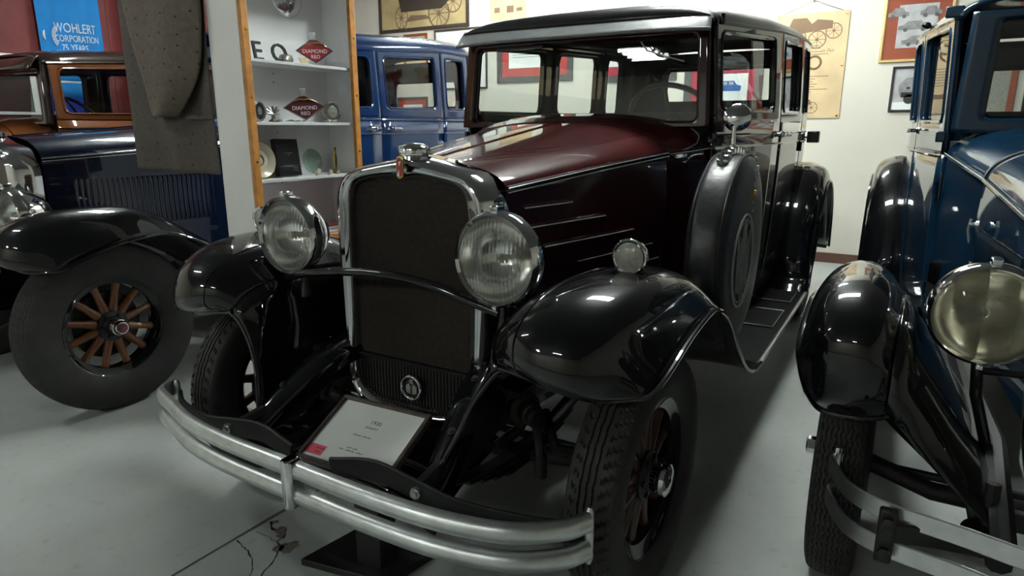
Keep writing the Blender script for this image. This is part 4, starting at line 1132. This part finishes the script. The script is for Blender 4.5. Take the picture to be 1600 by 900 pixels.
sd.tube([(-2.2, -.58, 1.83), (-2.21, -.60, 1.88), (-2.22, -.615, 1.90)], .008, 8).build('side_lamp', 'black', teal)
for z_ in (1.33, 1.86):
    MB().box((-1.475, -.535 - (.03 if z_ > 1.5 else 0), z_ - .024), (-1.448, -.495, z_ + .024)).build('door_hinge', 'teal', teal, bevel=.006)
MB().box((-1.40, -.45, .62), (-1.30, -.49, .78)).build('splash_plate', 'black', teal)
# sprung flat-strip bumper with open curled end
for z_, off in ((.505, 0), (.420, .012)):
    L = [(.345, -.685), (.36, -.705), (.40, -.700), (.50, -.655), (.555, -.575), (.585, -.43), (.615, -.32), (.64, -.2), (.645, 0)]
    L = [(x + off, y) for x, y in L]
    Pp = [(x, y, z_) for x, y in L] + [(x, -y, z_) for x, y in L[-2::-1]]
    MB().tube(catmull(Pp, 70), .01, 6, flat=(.010, .048, (0, 0, 1))).build('bumper_bar', 'satin', teal)
for s in (1, -1):
    MB().tube([(.35, s * .695, .39), (.35, s * .695, .54)], .011, 10).lathe([(0, 0), (.017, 0), (.015, .012), (0, .014)], (.35, s * .695, .535), (0, 0, 1), 14).build('bumper_end_pin', 'chrome', teal)
    c_ = MB().box((.588, min(s * .552, s * .588), .40), (.610, max(s * .552, s * .588), .535)).build('bumper_clamp', 'frame', teal, bevel=.006)
    for z_ in (.43, .505):
        MB().lathe([(0, 0), (.015, 0), (.015, .010), (.009, .012), (0, .013)], (.612, s * .568, z_), (1, 0, 0), 6).build('bumper_bolt', 'frame', c_)
    MB().tube(catmull([(.585, s * .56, .47), (.56, s * .48, .47), (.50, s * .36, .45), (.42, s * .34, .44)], 14), .01, 6, flat=(.014, .05, (0, 0, 1))).build('bumper_arm', 'frame', teal)

# ------------------------------------------------------------------ display case between the cars
case = thing('display_case', 'tall white display case with honey oak stiles, between the maroon and blue cars', 'cabinet', (-.555, -1.26, 0))
X0, X1, YF, YBk, ZT = -.345, .345, .11, -.115, 2.42   # local: X0 = far end
MB().box((X1 - .018, YBk, 0), (X1, YF - .022, ZT)).build('side_panel', 'whitewall', case, bevel=.002)
MB().box((X0, YBk, 0), (X0 + .018, YF - .022, ZT)).build('side_panel', 'white', case, bevel=.002)
MB().box((X0 + .018, YBk, .02), (X1 - .018, YBk + .012, ZT)).build('back_panel', 'white', case)
MB().box((X0 + .018, YBk, ZT - .02), (X1 - .018, YF - .022, ZT)).build('top_panel', 'white', case)
MB().box((X0 + .018, YBk + .012, .02), (X1 - .018, YF - .03, .78)).build('base_cupboard', 'white', case, bevel=.003)
for z_ in (.855, 1.135, 1.395, 1.667, 2.03):
    zt_ = z_ if z_ > 1 else z_
    MB().box((X0 + .019, YBk + .012, zt_ - .014), (X1 - .019, YF - .030, zt_)).build('shelf', 'white', case, bevel=.0015)
for xa in (X1 - .036, X0):
    st = MB().box((xa, YF - .022, 0), (xa + .036, YF, ZT)).build('stile', 'oak', case, bevel=.003)
    for z_ in (1.02, 1.22, 1.50, 1.78, 1.98, .80):
        MB().lathe([(0, 0), (.0065, 0), (.005, .003), (0, .004)], (xa + .018, YF, z_ + (.03 if xa < 0 else 0)), (0, 1, 0), 10).build('screw', 'brass', st)
MB().box((X0 + .036, YF - .022, .795), (X1 - .036, YF, .842)).build('bottom_rail', 'oak', case, bevel=.003)
MB().box((X0 + .036, YF - .022, ZT - .04), (X1 - .036, YF, ZT)).build('top_rail', 'oak', case, bevel=.003)
MB().box((X0 + .030, YF - .027, .80), (X1 - .030, YF - .023, ZT - .02)).build('glass_front', 'caseglass', case, smooth=False)
hx_ = MB()
h0_ = None
for z_ in (1.05, 1.10, 1.30, 1.345, 1.585, 1.625):
    for x_ in (.28, .02):
        if h0_ is None:
            h0_ = MB().lathe([(0, 0), (.003, 0), (.003, .004), (0, .004)], (0, 0, 0), (0, 1, 0), 8).build('peg', 'ink', case); o = h0_
        else: o = share(h0_, parent=case)
        o.location = (x_, YBk + .0115, z_)
CY = -1.24   # towards the front of the shelves
_before = set(C.objects)
def plate_rhomb(name, label, x, z, m, w=.10, h=.062):
    t = thing(name, label, 'emblem', (x, CY, z), 0)
    t.rotation_euler = (.12, .05, -.45)
    rh = [(-w, 0), (0, -h), (w, 0), (0, h)]
    f3 = lambda a, c_, d: (a, d, c_)
    MB().prism(rh, f3, .008).build('backing', 'chrome', t, bevel=.0015)
    MB().prism([(a * .88, c_ * .86) for a, c_ in rh], f3, .0105).build('enamel_field', m, t)
    MB().prism([(-.016, h * .80), (.016, h * .80), (.012, h + .004), (.017, h + .020), (0, h + .026), (-.017, h + .020), (-.012, h + .004)], f3, .012).build('finial', 'satin', t, bevel=.002)
    MB().tube([(-.05, .010, h * .42), (-.02, .013, h * .56), (0, .014, h * .50), (.02, .013, h * .56), (.05, .010, h * .42)], .0045, 6).build('scroll', 'brass', t)
    textmesh('DIAMOND', .026, 'bannerwhite', 'lettering', t, frame_mtx((0, .0112, -.004), (-1, 0, 0), (0, 0, 1)))
    textmesh('REO', .024, 'bannerwhite', 'lettering', t, frame_mtx((0, .0112, -.030), (-1, 0, 0), (0, 0, 1)))
    return t
# top of the view: hub cap on the back panel
hc = thing('hub_cap', 'large polished dished hub cap hung highest in the display case', 'hub cap', (-.655, -1.362, 1.985))
MB().lathe([(.088, 0), (.088, .006), (.075, .022), (.05, .034), (.02, .040), (0, .041)], (0, 0, 0), (0, 1, 0), 40).build('dish', 'chrome', hc)
MB().ring((0, .004, 0), (0, 1, 0), .087, .004, 40, 6).build('rim', 'satin', hc)
# cut-out letters
for ch_, x, lab in (('E', -.412, 'flat black cut-out letter E leaning on the top white shelf'), ('O', -.537, 'flat black cut-out letter O leaning on the top white shelf')):
    t = textmesh(ch_, .122, 'blackink', 'cutout_letter', None, frame_mtx((0, 0, 0), (-1, 0, 0), (0, -.2, 1)), depth=.005)
    zmin = min(v.co.z for v in t.data.vertices)
    t.location = (x, CY - .01, 1.667 - zmin + .0005)
    tag(t, lab, 'letter')
st_ = MB().lathe([(0, 0), (.032, 0), (.036, .015), (.028, .035), (.010, .042), (0, .042)], (0, 0, 0), (0, 0, 1), 18, fn=lambda t, r, h: r * (1 + .15 * math.sin(3 * t + h * 50))).build('stone', 'pewter', None)
st_.location = (-.578, CY - .02, 1.668); tag(st_, 'small rounded brown stone beside the cut-out letter O', 'stone')
plate_rhomb('emblem_plate', 'bright red diamond-shaped emblem plate on the top shelf', -.745, 1.737, 'red', .095, .062)
nt_ = MB().box((-.026, -.002, 0), (.026, .002, .034)).build('note_card', 'parchment', None, smooth=False); nt_.location = (-.655, CY + .03, 1.668); nt_.rotation_euler = (.5, 0, .1)
tag(nt_, 'small yellowed card in front of the bright red emblem plate', 'card')
# middle shelf
dl = thing('gauge', 'round dark dial gauge at the left end of the middle shelf', 'gauge', (-.375, CY, 1.442)); dl.rotation_euler = (0, 0, .25)
MB().lathe([(0, -.02), (.042, -.02), (.046, 0), (.046, .012), (.040, .018), (.036, .012)], (0, 0, 0), (0, 1, 0), 36).build('bezel', 'pewter', dl)
MB().lathe([(0, 0), (.037, 0), (.037, .012), (0, .012)], (0, 0, 0), (0, 1, 0), 30).build('face', 'blackink', dl)
MB().prism([(-.012, -.014), (.012, -.014), (.014, .006), (0, .022), (-.014, .006)], lambda a, c_, d: (a, .012 + d, c_), .003).build('motif', 'satin', dl)
orn = thing('ornament', 'small spiky pewter ornament beside the round dial gauge', 'ornament', (-.455, CY + .01, 1.396))
b = MB().lathe([(0, 0), (.024, 0), (.02, .008), (.010, .014), (.009, .03), (0, .034)], (0, 0, 0), (0, 0, 1), 16)
b.build('base', 'pewter', orn)
b = MB()
for k in range(7):
    a = k * PI / 6
    b.tube([(0, 0, .035), (-.034 * math.cos(a), .01 * math.sin(2 * a), .038 + .034 * math.sin(a))], [.009, .004], 6)
b.build('figure', 'pewter', orn)
for i, (x, y, a, lab, m) in enumerate(((-.47, .05, .2, 'white folded paper slip lying before the pewter ornament', 'paper'), (-.53, .055, -.3, 'white curled paper slip left of the dark red emblem plate', 'paper'), (-.585, .06, .1, 'white paper slip under the dark red emblem plate', 'paper'), (-.76, .05, .5, 'white paper slip beside the round lamp housing', 'paper'))):
    o = MB().grid([[(u, v, .002 + .012 * abs(math.sin(2.2 * u / .03 + i)) * (v + .02) / .04) for v in (-.016, 0, .016)] for u in np.linspace(-.028, .028, 7)]).build('paper_slip', m, None, solid=.0008)
    o.location = (x, CY + y - .01, 1.396); o.rotation_euler = (0, 0, a); tag(o, lab, 'paper', 'paper slips on the middle shelf')
plate_rhomb('emblem_plate', 'dark red diamond-shaped emblem plate on the middle shelf', -.655, 1.466, 'darkred', .105, .066)
lh = thing('lamp_housing', 'round brass-rimmed lamp housing at the right end of the middle shelf', 'lamp', (-.825, CY + .015, 1.448)); lh.rotation_euler = (0, 0, -.15)
MB().lathe([(0, -.05), (.03, -.05), (.045, -.02), (.052, 0), (.052, .008), (.046, .014), (.040, .006)], (0, 0, 0), (0, 1, 0), 40).build('shell', 'pewter', lh)
MB().lathe([(0, 0), (.042, .002), (.03, .006), (.01, .012), (0, .012)], (0, 0, 0), (0, 1, 0), 30).build('glass_face', 'milklens', lh)
# lower shelf
pl_ = thing('china_plate', 'cream china plate standing at the left end of the lower shelf', 'plate', (-.385, CY - .03, 1.222)); pl_.rotation_euler = (.12, 0, 0)
MB().lathe([(0, 0), (.050, 0), (.055, .006), (.084, .016), (.085, .013), (.056, .002), (.05, -.004), (0, -.004)], (0, 0, 0), (0, 1, 0), 48, caps=False).build('dish', 'creamplate', pl_)
MB().ring((0, .003, 0), (0, 1, 0), .025, .0025, 30, 6).tube([(.0, .003, -.02), (.01, .004, .0), (-.008, .004, .018)], .003, 6).build('crest', 'ink', pl_)
MB().ring((0, .0155, 0), (0, 1, 0), .0835, .0012, 48, 5).build('gilt_rim', 'brass', pl_)
bk = thing('book', 'black hardback book standing upright on the lower shelf', 'book', (-.548, CY - .02, 1.137)); bk.rotation_euler = (.14, -.03, .12); bk.scale = (1.12, 1, 1.04)
MB().box((-.066, -.012, .002), (.066, -.006, .172)).box((-.066, .012, .002), (.066, .018, .172)).box((.062, -.012, .002), (.070, .018, .172)).build('cover', 'navycloth', bk, bevel=.0015)
MB().box((-.062, -.006, .004), (.062, .012, .169)).build('pages', 'paper', bk, smooth=False)
b = MB()
for z_, w_, xo in ((.105, .05, 0), (.095, .012, 0), (.035, .026, -.032), (.024, .030, -.032)):
    b.box((xo - w_ / 2, .018, z_), (xo + w_ / 2, .0186, z_ + .004))
b.build('stamped_title', 'pewter', bk, smooth=False)
gp_ = MB().lathe([(0, 0), (.03, .001), (.05, .006), (.062, .012), (.064, .009), (.05, .002), (.03, -.004), (0, -.004)], (0, 0, 0), (0, 1, 0), 48, caps=False, fn=lambda t, r, h: r * (1 + .012 * math.sin(14 * t))).build('glass_dish', 'greenglass', None)
gp_.location = (-.705, CY - .03, 1.203); gp_.rotation_euler = (.15, 0, 0); tag(gp_, 'pale green glass dish standing on edge on the lower shelf', 'dish')
for i, (x, lab, sc_) in enumerate(((-.695, 'white shell figurine before the pale green glass dish', 1.0), (-.775, 'smaller white shell figurine right of the green glass dish', .75), (-.83, 'tiny cream shell figurine by the brass bud vase', .55))):
    b = MB()
    for k in range(9):
        a = k * .7; r_ = .016 * (1 - k * .07)
        b.ring((r_ * math.cos(a) * .8, r_ * math.sin(a) * .4, .012 + .0022 * k), (math.cos(a), math.sin(a), .4), r_ * .55, .0045, 14, 6)
    o = b.build('shell_figurine', 'creamplate', None); o.scale = (sc_,) * 3; o.location = (x, CY + .03, 1.1365 - .002 * sc_); tag(o, lab, 'figurine')
vz_ = MB().lathe([(0, 0), (.016, 0), (.014, .006), (.006, .02), (.009, .05), (.011, .08), (.006, .11), (.009, .135), (.008, .135), (0, .11)], (0, 0, 0), (0, 0, 1), 24).build('bud_vase', 'brass', None)
vz_.location = (-.842, CY, 1.1355); tag(vz_, 'slim brass bud vase at the right end of the lower shelf', 'vase')
rb_ = thing('book', 'flat red book lying on the floor of the display case', 'book', (-.78, CY - .015, .8555))
MB().box((-.09, -.06, 0), (.09, .06, .004)).box((-.09, -.06, .016), (.09, .06, .020)).box((-.09, -.062, 0), (.09, -.058, .020)).build('cover', 'red', rb_)
MB().box((-.087, -.058, .004), (.087, .057, .016)).build('pages', 'paper', rb_, smooth=False)

for o in [o for o in C.objects if o not in _before and o.parent is None and o.get('category') != 'hub cap']:
    o.location.x += .05

# ------------------------------------------------------------------ patterned cloth hanging beside the case
dr = thing('drape', 'grey-brown patterned cloth drape hanging beside the white display case', 'curtain', (-.20, -1.70, 0))
def cloth(name, outline, x0, amp, nfold, par, ph=0, bulge=0, m='drape'):
    """outline: (z, y_left, y_right) from top to bottom, local to the drape"""
    P = []
    for z, a, b_ in catmull(outline, 40):
        row = []
        for q in np.linspace(0, 1, 50):
            y = a + (b_ - a) * q
            x = x0 + amp * math.sin(q * nfold * 2 * PI + ph + .5 * math.sin(z * 5)) + .35 * amp * math.sin(q * 9 + z * 7) + bulge * max(0, math.sin(q * PI)) ** .7
            row.append((x, y, z))
        P.append(row)
    return MB().grid(P).build(name, m, par, angle=80, solid=.004)
cloth('under_layer', [(2.45, -.40, .325), (1.95, -.335, .325), (1.75, -.335, .322), (1.55, -.335, .320), (1.35, -.335, .320), (1.158, -.338, .322)], -.012, .010, 2.2, dr)
cloth('front_flap', [(2.45, -.32, .30), (1.95, -.225, .325), (1.75, -.185, .315), (1.62, -.145, .28), (1.52, -.115, .20), (1.42, -.086, .085)], .022, .007, 1.6, dr, 1.0, .05, 'drape_lit')
MB().tube([(0.02, -.42, 2.46), (0.02, .335, 2.46)], .012, 10).build('hanging_rod', 'pewter', dr)
MB().tube([(0.02, .335, 2.46), (-.03, .345, 2.44)], .008, 8).build('rod_hook', 'pewter', dr)
MB().box((.0, .12, 1.408), (.006, .318, 1.424)).build('hem_strip', 'drape', dr)

# ------------------------------------------------------------------ banner and boards on the red wall
bn = thing('banner', 'bright blue cloth banner with white lettering on the red wall', 'banner', (-2.005, YL + .03, 0))
def bfold(x, z): return .012 * math.sin(x * 16 + z * 1.3) + .006 * math.sin(x * 37 - z * 2) + .02
def bstrip(z0, z1, nm, m):
    return MB().grid([[(x, bfold(x, z), z) for x in np.linspace(-.305, .305, 60)] for z in np.linspace(z0, z1, max(3, int((z1 - z0) * 24)))]).build(nm, m, bn, angle=80, solid=.002)
bstrip(1.82, 3.1, 'upper_cloth', 'bannerblue'); bstrip(1.80, 1.82, 'hem', 'bannerwhite'); bstrip(1.66, 1.80, 'lower_cloth', 'bannerblue'); bstrip(1.42, 1.66, 'dark_band', 'bannerdark')
for txt, sz, x, z in (('WOHLERT', .125, -.045, 2.322), ('CORPORATION', .088, -.055, 2.224), ('75 YEARS', .088, -.02, 2.136)):
    t = textmesh(txt, sz, 'bannerwhite', 'lettering', bn, frame_mtx((x, .0, z), (-1, 0, .03), (0.02, 0, 1)) @ Matrix.Diagonal((.66, 1, 1, 1)), depth=.0015)
    me = t.data
    bm = bmesh.new(); bm.from_mesh(me); bmesh.ops.triangulate(bm, faces=bm.faces); bmesh.ops.subdivide_edges(bm, edges=[e for e in bm.edges if e.calc_length() > .03], cuts=2); bm.to_mesh(me); bm.free()
    for v in me.vertices: v.co.y += bfold(v.co.x, v.co.z) + .0035
b = MB()
b.tube([(.235 + .03 * math.cos(a), .04, 2.235 + .055 * math.sin(a)) for a in np.linspace(-.9, .9, 9)], [.003, .006, .009, .011, .012, .011, .009, .006, .003], 6)
for r_ in (.10, .085, .07):
    b.tube([(.10 + r_ * math.cos(a) * .9, .04, 2.235 + r_ * 1.1 * math.sin(a)) for a in np.linspace(-.95, .95, 10)], .0035, 6)
for a in np.linspace(-.8, .8, 8):
    b.tube([(.10 + .07 * math.cos(a) * .9, .04, 2.235 + .077 * math.sin(a)), (.10 + .1 * math.cos(a) * .9, .04, 2.235 + .11 * math.sin(a))], .003, 5)
b.build('gear_emblem', 'bannerwhite', bn)
b = MB(); b.box((.12, .035, 2.60), (.33, .04, 2.63)); b.build('upper_print', 'bannerwhite', bn)
bb = thing('notice_board', 'black notice board with a broad white frame on the red wall', 'board', (-1.10, YL, 0))
MB().box((-.48, .005, 1.51), (.48, .02, 1.985)).build('board', 'blackink', bb)
for a, c_ in (((-.53, 0, 1.46), (.53, .03, 1.515)), ((-.53, 0, 1.98), (.53, .03, 2.04)), ((-.53, 0, 1.515), (-.48, .03, 1.98)), ((.48, 0, 1.515), (.53, .03, 1.98))):
    MB().box(a, c_).build('frame_rail', 'white', bb, smooth=False, bevel=.003)

# ------------------------------------------------------------------ pictures on the back wall
def picture(name, label, y0, y1, z0, z1, fw, fm, mats, cat='picture', depth=.022):
    """mats: list of (inset, material) from outside in"""
    t = thing(name, label, cat, (XB, (y0 + y1) / 2, (z0 + z1) / 2))
    w, h = (y1 - y0) / 2, (z1 - z0) / 2
    for a, c_ in (((0, -w, -h), (depth, w, -h + fw)), ((0, -w, h - fw), (depth, w, h)), ((0, -w, -h + fw), (depth, -w + fw, h - fw)), ((0, w - fw, -h + fw), (depth, w, h - fw))):
        MB().box(a, c_).build('frame_rail', fm, t, smooth=False, bevel=.003)
    d = .006
    for k_, (ins, m) in enumerate(mats):
        MB().box((.0, -w + ins, -h + ins), (d, w - ins, h - ins)).build(('mount', 'print', 'image')[min(k_, 2)], m, t, smooth=False); d += .0015
    return t, d
def flat(par, nm, m, polys, d, th=.001):
    b = MB()
    for p in polys: b.prism(p, lambda a, c_, q: (d + q, a, c_), th)
    return b.build(nm, m, par, smooth=False)
def circ(cy, cz, r, n=24): return [(cy + r * math.cos(t), cz + r * math.sin(t)) for t in np.linspace(0, 2 * PI, n, endpoint=False)]
def spoked(par, cy, cz, r, d, m='sepiaink', n=10, tilt=1.0):
    b = MB()
    P = [[(d + .0006 * q, cy + rr * math.cos(t) * tilt, cz + rr * math.sin(t)) for q, rr in ((0, r), (1, r), (1, r * .88), (0, r * .88))] for t in np.linspace(0, 2 * PI, 32, endpoint=False)]
    b.grid(P, cu=True, cv=True)
    for k_ in range(n):
        a = k_ * PI / n * 2
        b.bar((d, cy, cz), (d, cy + r * .9 * math.cos(a) * tilt, cz + r * .9 * math.sin(a)), r * .06, .001, (1, 0, 0))
    b.prism([(cy + x, cz + z) for x, z in circ(0, 0, r * .18, 12)], lambda a, c_, q: (d + q, a, c_), .001)
    return b.build('drawn_wheel', m, par, smooth=False)
t, d = picture('framed_print', 'large sepia print of a spoked-wheel wagon in a dark frame, high on the cream wall', -5.22, -3.72, 2.635, 3.42, .045, 'bronzeframe', [(.03, 'sepia')])
for cy, cz, r in ((.0 - .36, -.21, .15), (.27, -.20, .185), (.50, -.06, .15)): spoked(t, cy, cz, r, d, tilt=.75 if cy < 0 else .95)
flat(t, 'drawn_shadow', 'sepiaink', [[(-.30, -.27), (.15, -.25), (.05, -.20), (-.2, -.19)]], d)
flat(t, 'drawn_body', 'darksepia', [[(-.36, -.14), (.32, -.14), (.50, .0), (.50, .12), (.1, .15), (.05, .30), (-.2, .30), (-.25, .1), (-.40, .02)]], d + .001)
t, d = picture('framed_print', 'white two-column print in a thin dark frame under the wagon picture', -4.28, -3.45, 1.86, 2.62, .022, 'bronzeframe', [(.02, 'paper'), (.05, 'paper')])
flat(t, 'drawn_lines', 'midgrey', [[(-.002, -.33), (.002, -.33), (.002, .33), (-.002, .33)]] + [[(.07, .26 - .012 * k_), (.20, .26 - .012 * k_), (.20, .255 - .012 * k_), (.07, .255 - .012 * k_)] for k_ in range(6)] + [[(-.2, .22 - .02 * k_), (-.10, .22 - .02 * k_), (-.10, .217 - .02 * k_), (-.2, .217 - .02 * k_)] for k_ in range(9)], d)
t, d = picture('framed_print', 'small print in a reddish wooden frame left of the two-column print', -4.80, -4.40, 2.18, 2.60, .03, 'rustmat', [(.025, 'parchment'), (.06, 'lightgrey')])
t, d = picture('framed_print', 'low red-matted print in a grey frame seen through the blue car window', -4.95, -4.42, 1.28, 1.78, .03, 'greymat', [(.028, 'redmat'), (.10, 'paper')])
t = thing('poster', 'beige poster high on the wall above the maroon car roof', 'poster', (XB, -3.14, 2.92))
MB().box((0, -.255, -.25), (.006, .255, .35)).build('sheet', 'parchment', t, smooth=False)
flat(t, 'drawn_lines', 'sepiaink', [[(-.2, -.16), (-.12, -.16), (-.12, -.10), (-.2, -.10)], [(-.02, -.17), (.08, -.17), (.08, -.09), (-.02, -.09)], [(.12, -.16), (.20, -.16), (.20, -.12), (.12, -.12)]], .006)
MB().tube([(.003, -.255, -.25), (.003, -.255, .35)], .004, 6).build('edge_batten', 'bronzeframe', t)
t, d = picture('framed_print', 'red-matted document in a grey frame seen through the windscreen', -3.30, -2.24, 1.92, 2.62, .07, 'greymat', [(.06, 'redmat'), (.17, 'paper')])
flat(t, 'drawn_lines', 'midgrey', [[(-.3, .1 - .03 * k_), (.3 - .1 * (k_ % 3), .1 - .03 * k_), (.3 - .1 * (k_ % 3), .094 - .03 * k_), (-.3, .094 - .03 * k_)] for k_ in range(6)], d)
t, d = picture('framed_print', 'crimson-matted print in a grey frame left of the blue car picture', -1.95, -.97, 1.88, 2.50, .07, 'greymat', [(.06, 'crimsonmat'), (.17, 'paper')])
t, d = picture('framed_print', 'crimson-matted picture of a small blue car in a grey frame', -.88, -.055, 1.46, 2.075, .078, 'greymat', [(.07, 'crimsonmat'), (.15, 'paper')])
flat(t, 'drawn_car', 'carblue', [[(-.20, -.02), (.19, -.02), (.20, .03), (.15, .045), (.12, .085), (-.10, .085), (-.15, .045), (-.20, .035)]], d)
flat(t, 'drawn_windows', 'lightgrey', [[(-.09, .045), (-.02, .045), (-.02, .075), (-.08, .075)], [(.0, .045), (.05, .045), (.05, .075), (.0, .075)], [(.07, .045), (.12, .045), (.11, .075), (.07, .075)]], d + .001)
# parchment poster on a nail
t = thing('poster', 'tall aged parchment poster with drawings of early motor cars, hung on a nail', 'poster', (XB, .365, 1.965))
MB().box((.002, -.335, -.505), (.012, .335, .505)).build('sheet', 'parchment', t, bevel=.003)
MB().tube([(.008, -.31, .49), (.015, 0, .62), (.008, .31, .49)], .0025, 5).tube([(.0, 0, .62), (.03, 0, .63)], .004, 6).tube([(.02, 0, .60), (.02, 0, .69)], .005, 6).build('hanging_cord', 'ink', t)
for y_, z_ in ((.31, .48), (.31, 0), (.31, -.48), (-.31, .48), (-.31, -.48)):
    MB().lathe([(0, 0), (.012, 0), (.009, .005), (0, .006)], (.012, y_, z_), (1, 0, 0), 12).build('stud', 'brass', t)
d = .0122
for cy, cz, r in ((.205, .325, .075), (.06, .25, .085), (-.12, .27, .08), (.07, -.40, .058), (-.13, -.40, .055)): spoked(t, cy, cz, r, d, n=8)
flat(t, 'drawn_body', 'sepiaink', [[(-.2, .30), (.19, .35), (.19, .42), (.05, .44), (.0, .40), (-.05, .46), (-.18, .46), (-.22, .36)]], d)
flat(t, 'drawn_body', 'sepiaink', [[(-.16, -.37), (.07, -.37), (.05, -.32), (-.05, -.33), (-.15, -.30)]], d)
ltr = lambda body_, sz, y_, z_, m='sepiaink', sh_=.25: textmesh(body_, sz, m, 'lettering', t, frame_mtx((d, y_, z_), (0, 1, 0), (0, 0, 1)), shear=sh_)
MB().ring((d, .055, .035), (1, 0, 0), .060, .010, 32, 6).ring((d, -.09, .035), (1, 0, 0), .060, .010, 32, 6).build('drawn_letters', 'sepiaink', t)
flat(t, 'drawn_lines', 'sepiaink', [[(-.25, z_), (e, z_), (e, z_ + .006), (-.25, z_ + .006)] for z_, e in ((.19, .09), (.135, .12), (.165, .10), (.11, .18), (-.10, .20), (-.125, .08), (-.15, .06), (-.175, .10), (-.20, .08), (-.225, .20), (-.25, .05))], d, .0004)
ltr('in Pair', .045, .17, .142)
t, d = picture('framed_print', 'rust-matted sheet of car drawings in a thin gilt frame, upper right', 0.985, 1.55, 1.97, 2.60, .022, 'gold', [(.02, 'gold'), (.026, 'rustmat'), (.125, 'lightgrey')])
for cy, cz in ((-.16, .12), (.10, .12), (-.02, .0), (.02, -.13)):
    wv = .085 if cz > .1 else .13
    flat(t, 'drawn_car', 'midgrey', [[(cy - wv, cz - .03), (cy + wv, cz - .03), (cy + wv, cz + .0), (cy + wv * .6, cz + .012), (cy + wv * .4, cz + .045), (cy - wv * .4, cz + .045), (cy - wv * .7, cz + .012), (cy - wv, cz + .005)]], d)
    for q in (-.55, .55): flat(t, 'drawn_wheel', 'ink', [circ(cy + wv * q, cz - .03, .018, 12)], d + .001)
t, d = picture('framed_print', 'black-framed grey photograph of a truck, below the gilt frame', 1.118, 1.56, 1.515, 1.93, .020, 'blackink', [(.018, 'lightgrey')])
flat(t, 'photo_ground', 'paper', [[(-.2, -.19), (.2, -.19), (.2, -.10), (-.2, -.12)]], d)
flat(t, 'photo_truck', 'midgrey', [[(-.14, -.06), (.19, -.06), (.19, .11), (.08, .12), (-.10, .10), (-.16, .03)]], d + .001)
flat(t, 'photo_dark', 'blackink', [[(-.13, -.075), (.19, -.06), (.19, -.02), (-.13, -.03)], circ(-.06, -.09, .045, 16), circ(.12, -.08, .04, 16), [(-.09, .0), (-.06, .0), (-.06, .02), (-.09, .02)]], d + .002)
t, d = picture('framed_mirror', 'pale green picture in a round-cornered brown frame behind the teal car windscreen', 1.58, 2.09, 1.40, 2.03, .05, 'rustmat', [(.045, 'milklens')])

# ------------------------------------------------------------------ sign on its stand in front of the radiator
sg = thing('sign_stand', 'framed white museum card on a black floor stand before the radiator', 'sign', (.385, .0, 0))
cbase = MB().obox((0, 0, .012), (.112 * math.cos(-.17) * -1, .112 * math.sin(.17), 0), (.16 * math.sin(-.17), .16 * math.cos(.17), 0), (0, 0, .012)).build('base_plate', 'frame', sg, bevel=.003)
MB().obox((0.005, .03, .20), (.045, .006, 0), (-.006, .045, 0), (0, 0, .20)).build('post', 'frame', sg, bevel=.003)
c_ = Vector((.474 - .385, .084, .50)); yw, tl_, rl = .125, 1.153, -.051
u0 = Vector((-math.sin(yw), math.cos(yw), 0)); f0 = Vector((math.cos(yw), math.sin(yw), 0))
up0 = -f0 * math.sin(tl_) + Vector((0, 0, 1)) * math.cos(tl_)
u1 = u0 * math.cos(rl) + up0 * math.sin(rl); up1 = -u0 * math.sin(rl) + up0 * math.cos(rl)
mt = frame_mtx(c_, u1, up1)
def onsign(b, nm, m, par, bevel=0): b.xform(mt); return b.build(nm, m, par, smooth=False, bevel=bevel)
W2, H2 = .160, .126
bkp = onsign(MB().box((-W2 + .004, -H2 + .004, -.022), (W2 - .004, H2 - .004, -.008)), 'backing', 'frame', sg)
sheet = onsign(MB().box((-W2 + .012, -H2 + .012, -.008), (W2 - .012, H2 - .012, -.005)), 'card', 'paper', sg)
for a, c2 in (((-W2, -H2, -.02), (W2, -H2 + .013, .004)), ((-W2, H2 - .013, -.02), (W2, H2, .004)), ((-W2, -H2 + .013, -.02), (-W2 + .013, H2 - .013, .004)), ((W2 - .013, -H2 + .013, -.02), (W2, H2 - .013, .004))):
    onsign(MB().box(a, c2), 'frame_rail', 'bronzeframe', sg, bevel=.003)
MB().tube([tuple(c_ + Vector((-.03, 0, -.03))), (.005, .03, .39)], .022, 10).build('neck', 'frame', sg)
def signtext(s_, sz, x, y): textmesh(s_, sz, 'ink', 'lettering', sg, mt @ frame_mtx((x, y, -.0048), (1, 0, 0), (0, 1, 0)), depth=.0002)
signtext('1930', .020, .006, .052); signtext('DURANT', .011, .004, .032)
b = MB()
for x0, x1, y in ((-.040, -.012, -.004), (-.008, .026, -.004), (-.028, -.012, -.051), (-.008, .012, -.051), (-.052, -.030, -.061), (-.026, .006, -.061), (.010, .036, -.061)):
    n = max(2, int((x1 - x0) / .0045))
    for k_ in range(n):
        xx = x0 + (x1 - x0) * k_ / n
        b.box((xx, y, -.005), (xx + .0028, y + .0022 + .0012 * ((k_ * 7) % 3), -.0046))
onsign(b, 'fine_print', 'ink', sg)
lb = onsign(MB().box((-W2 + .013, -.100, -.005), (-W2 + .072, -.066, -.0045)), 'corner_label', 'pink', sg)
b = MB()
for x0, x1, y in ((-.120, -.088, -.079), (-.114, -.096, -.092)):
    for k_ in range(8): b.box((x0 + (x1 - x0) * k_ / 8, y, -.0045), (x0 + (x1 - x0) * (k_ + .65) / 8, y + .004, -.0043))
onsign(b, 'label_print', 'darkink', lb)
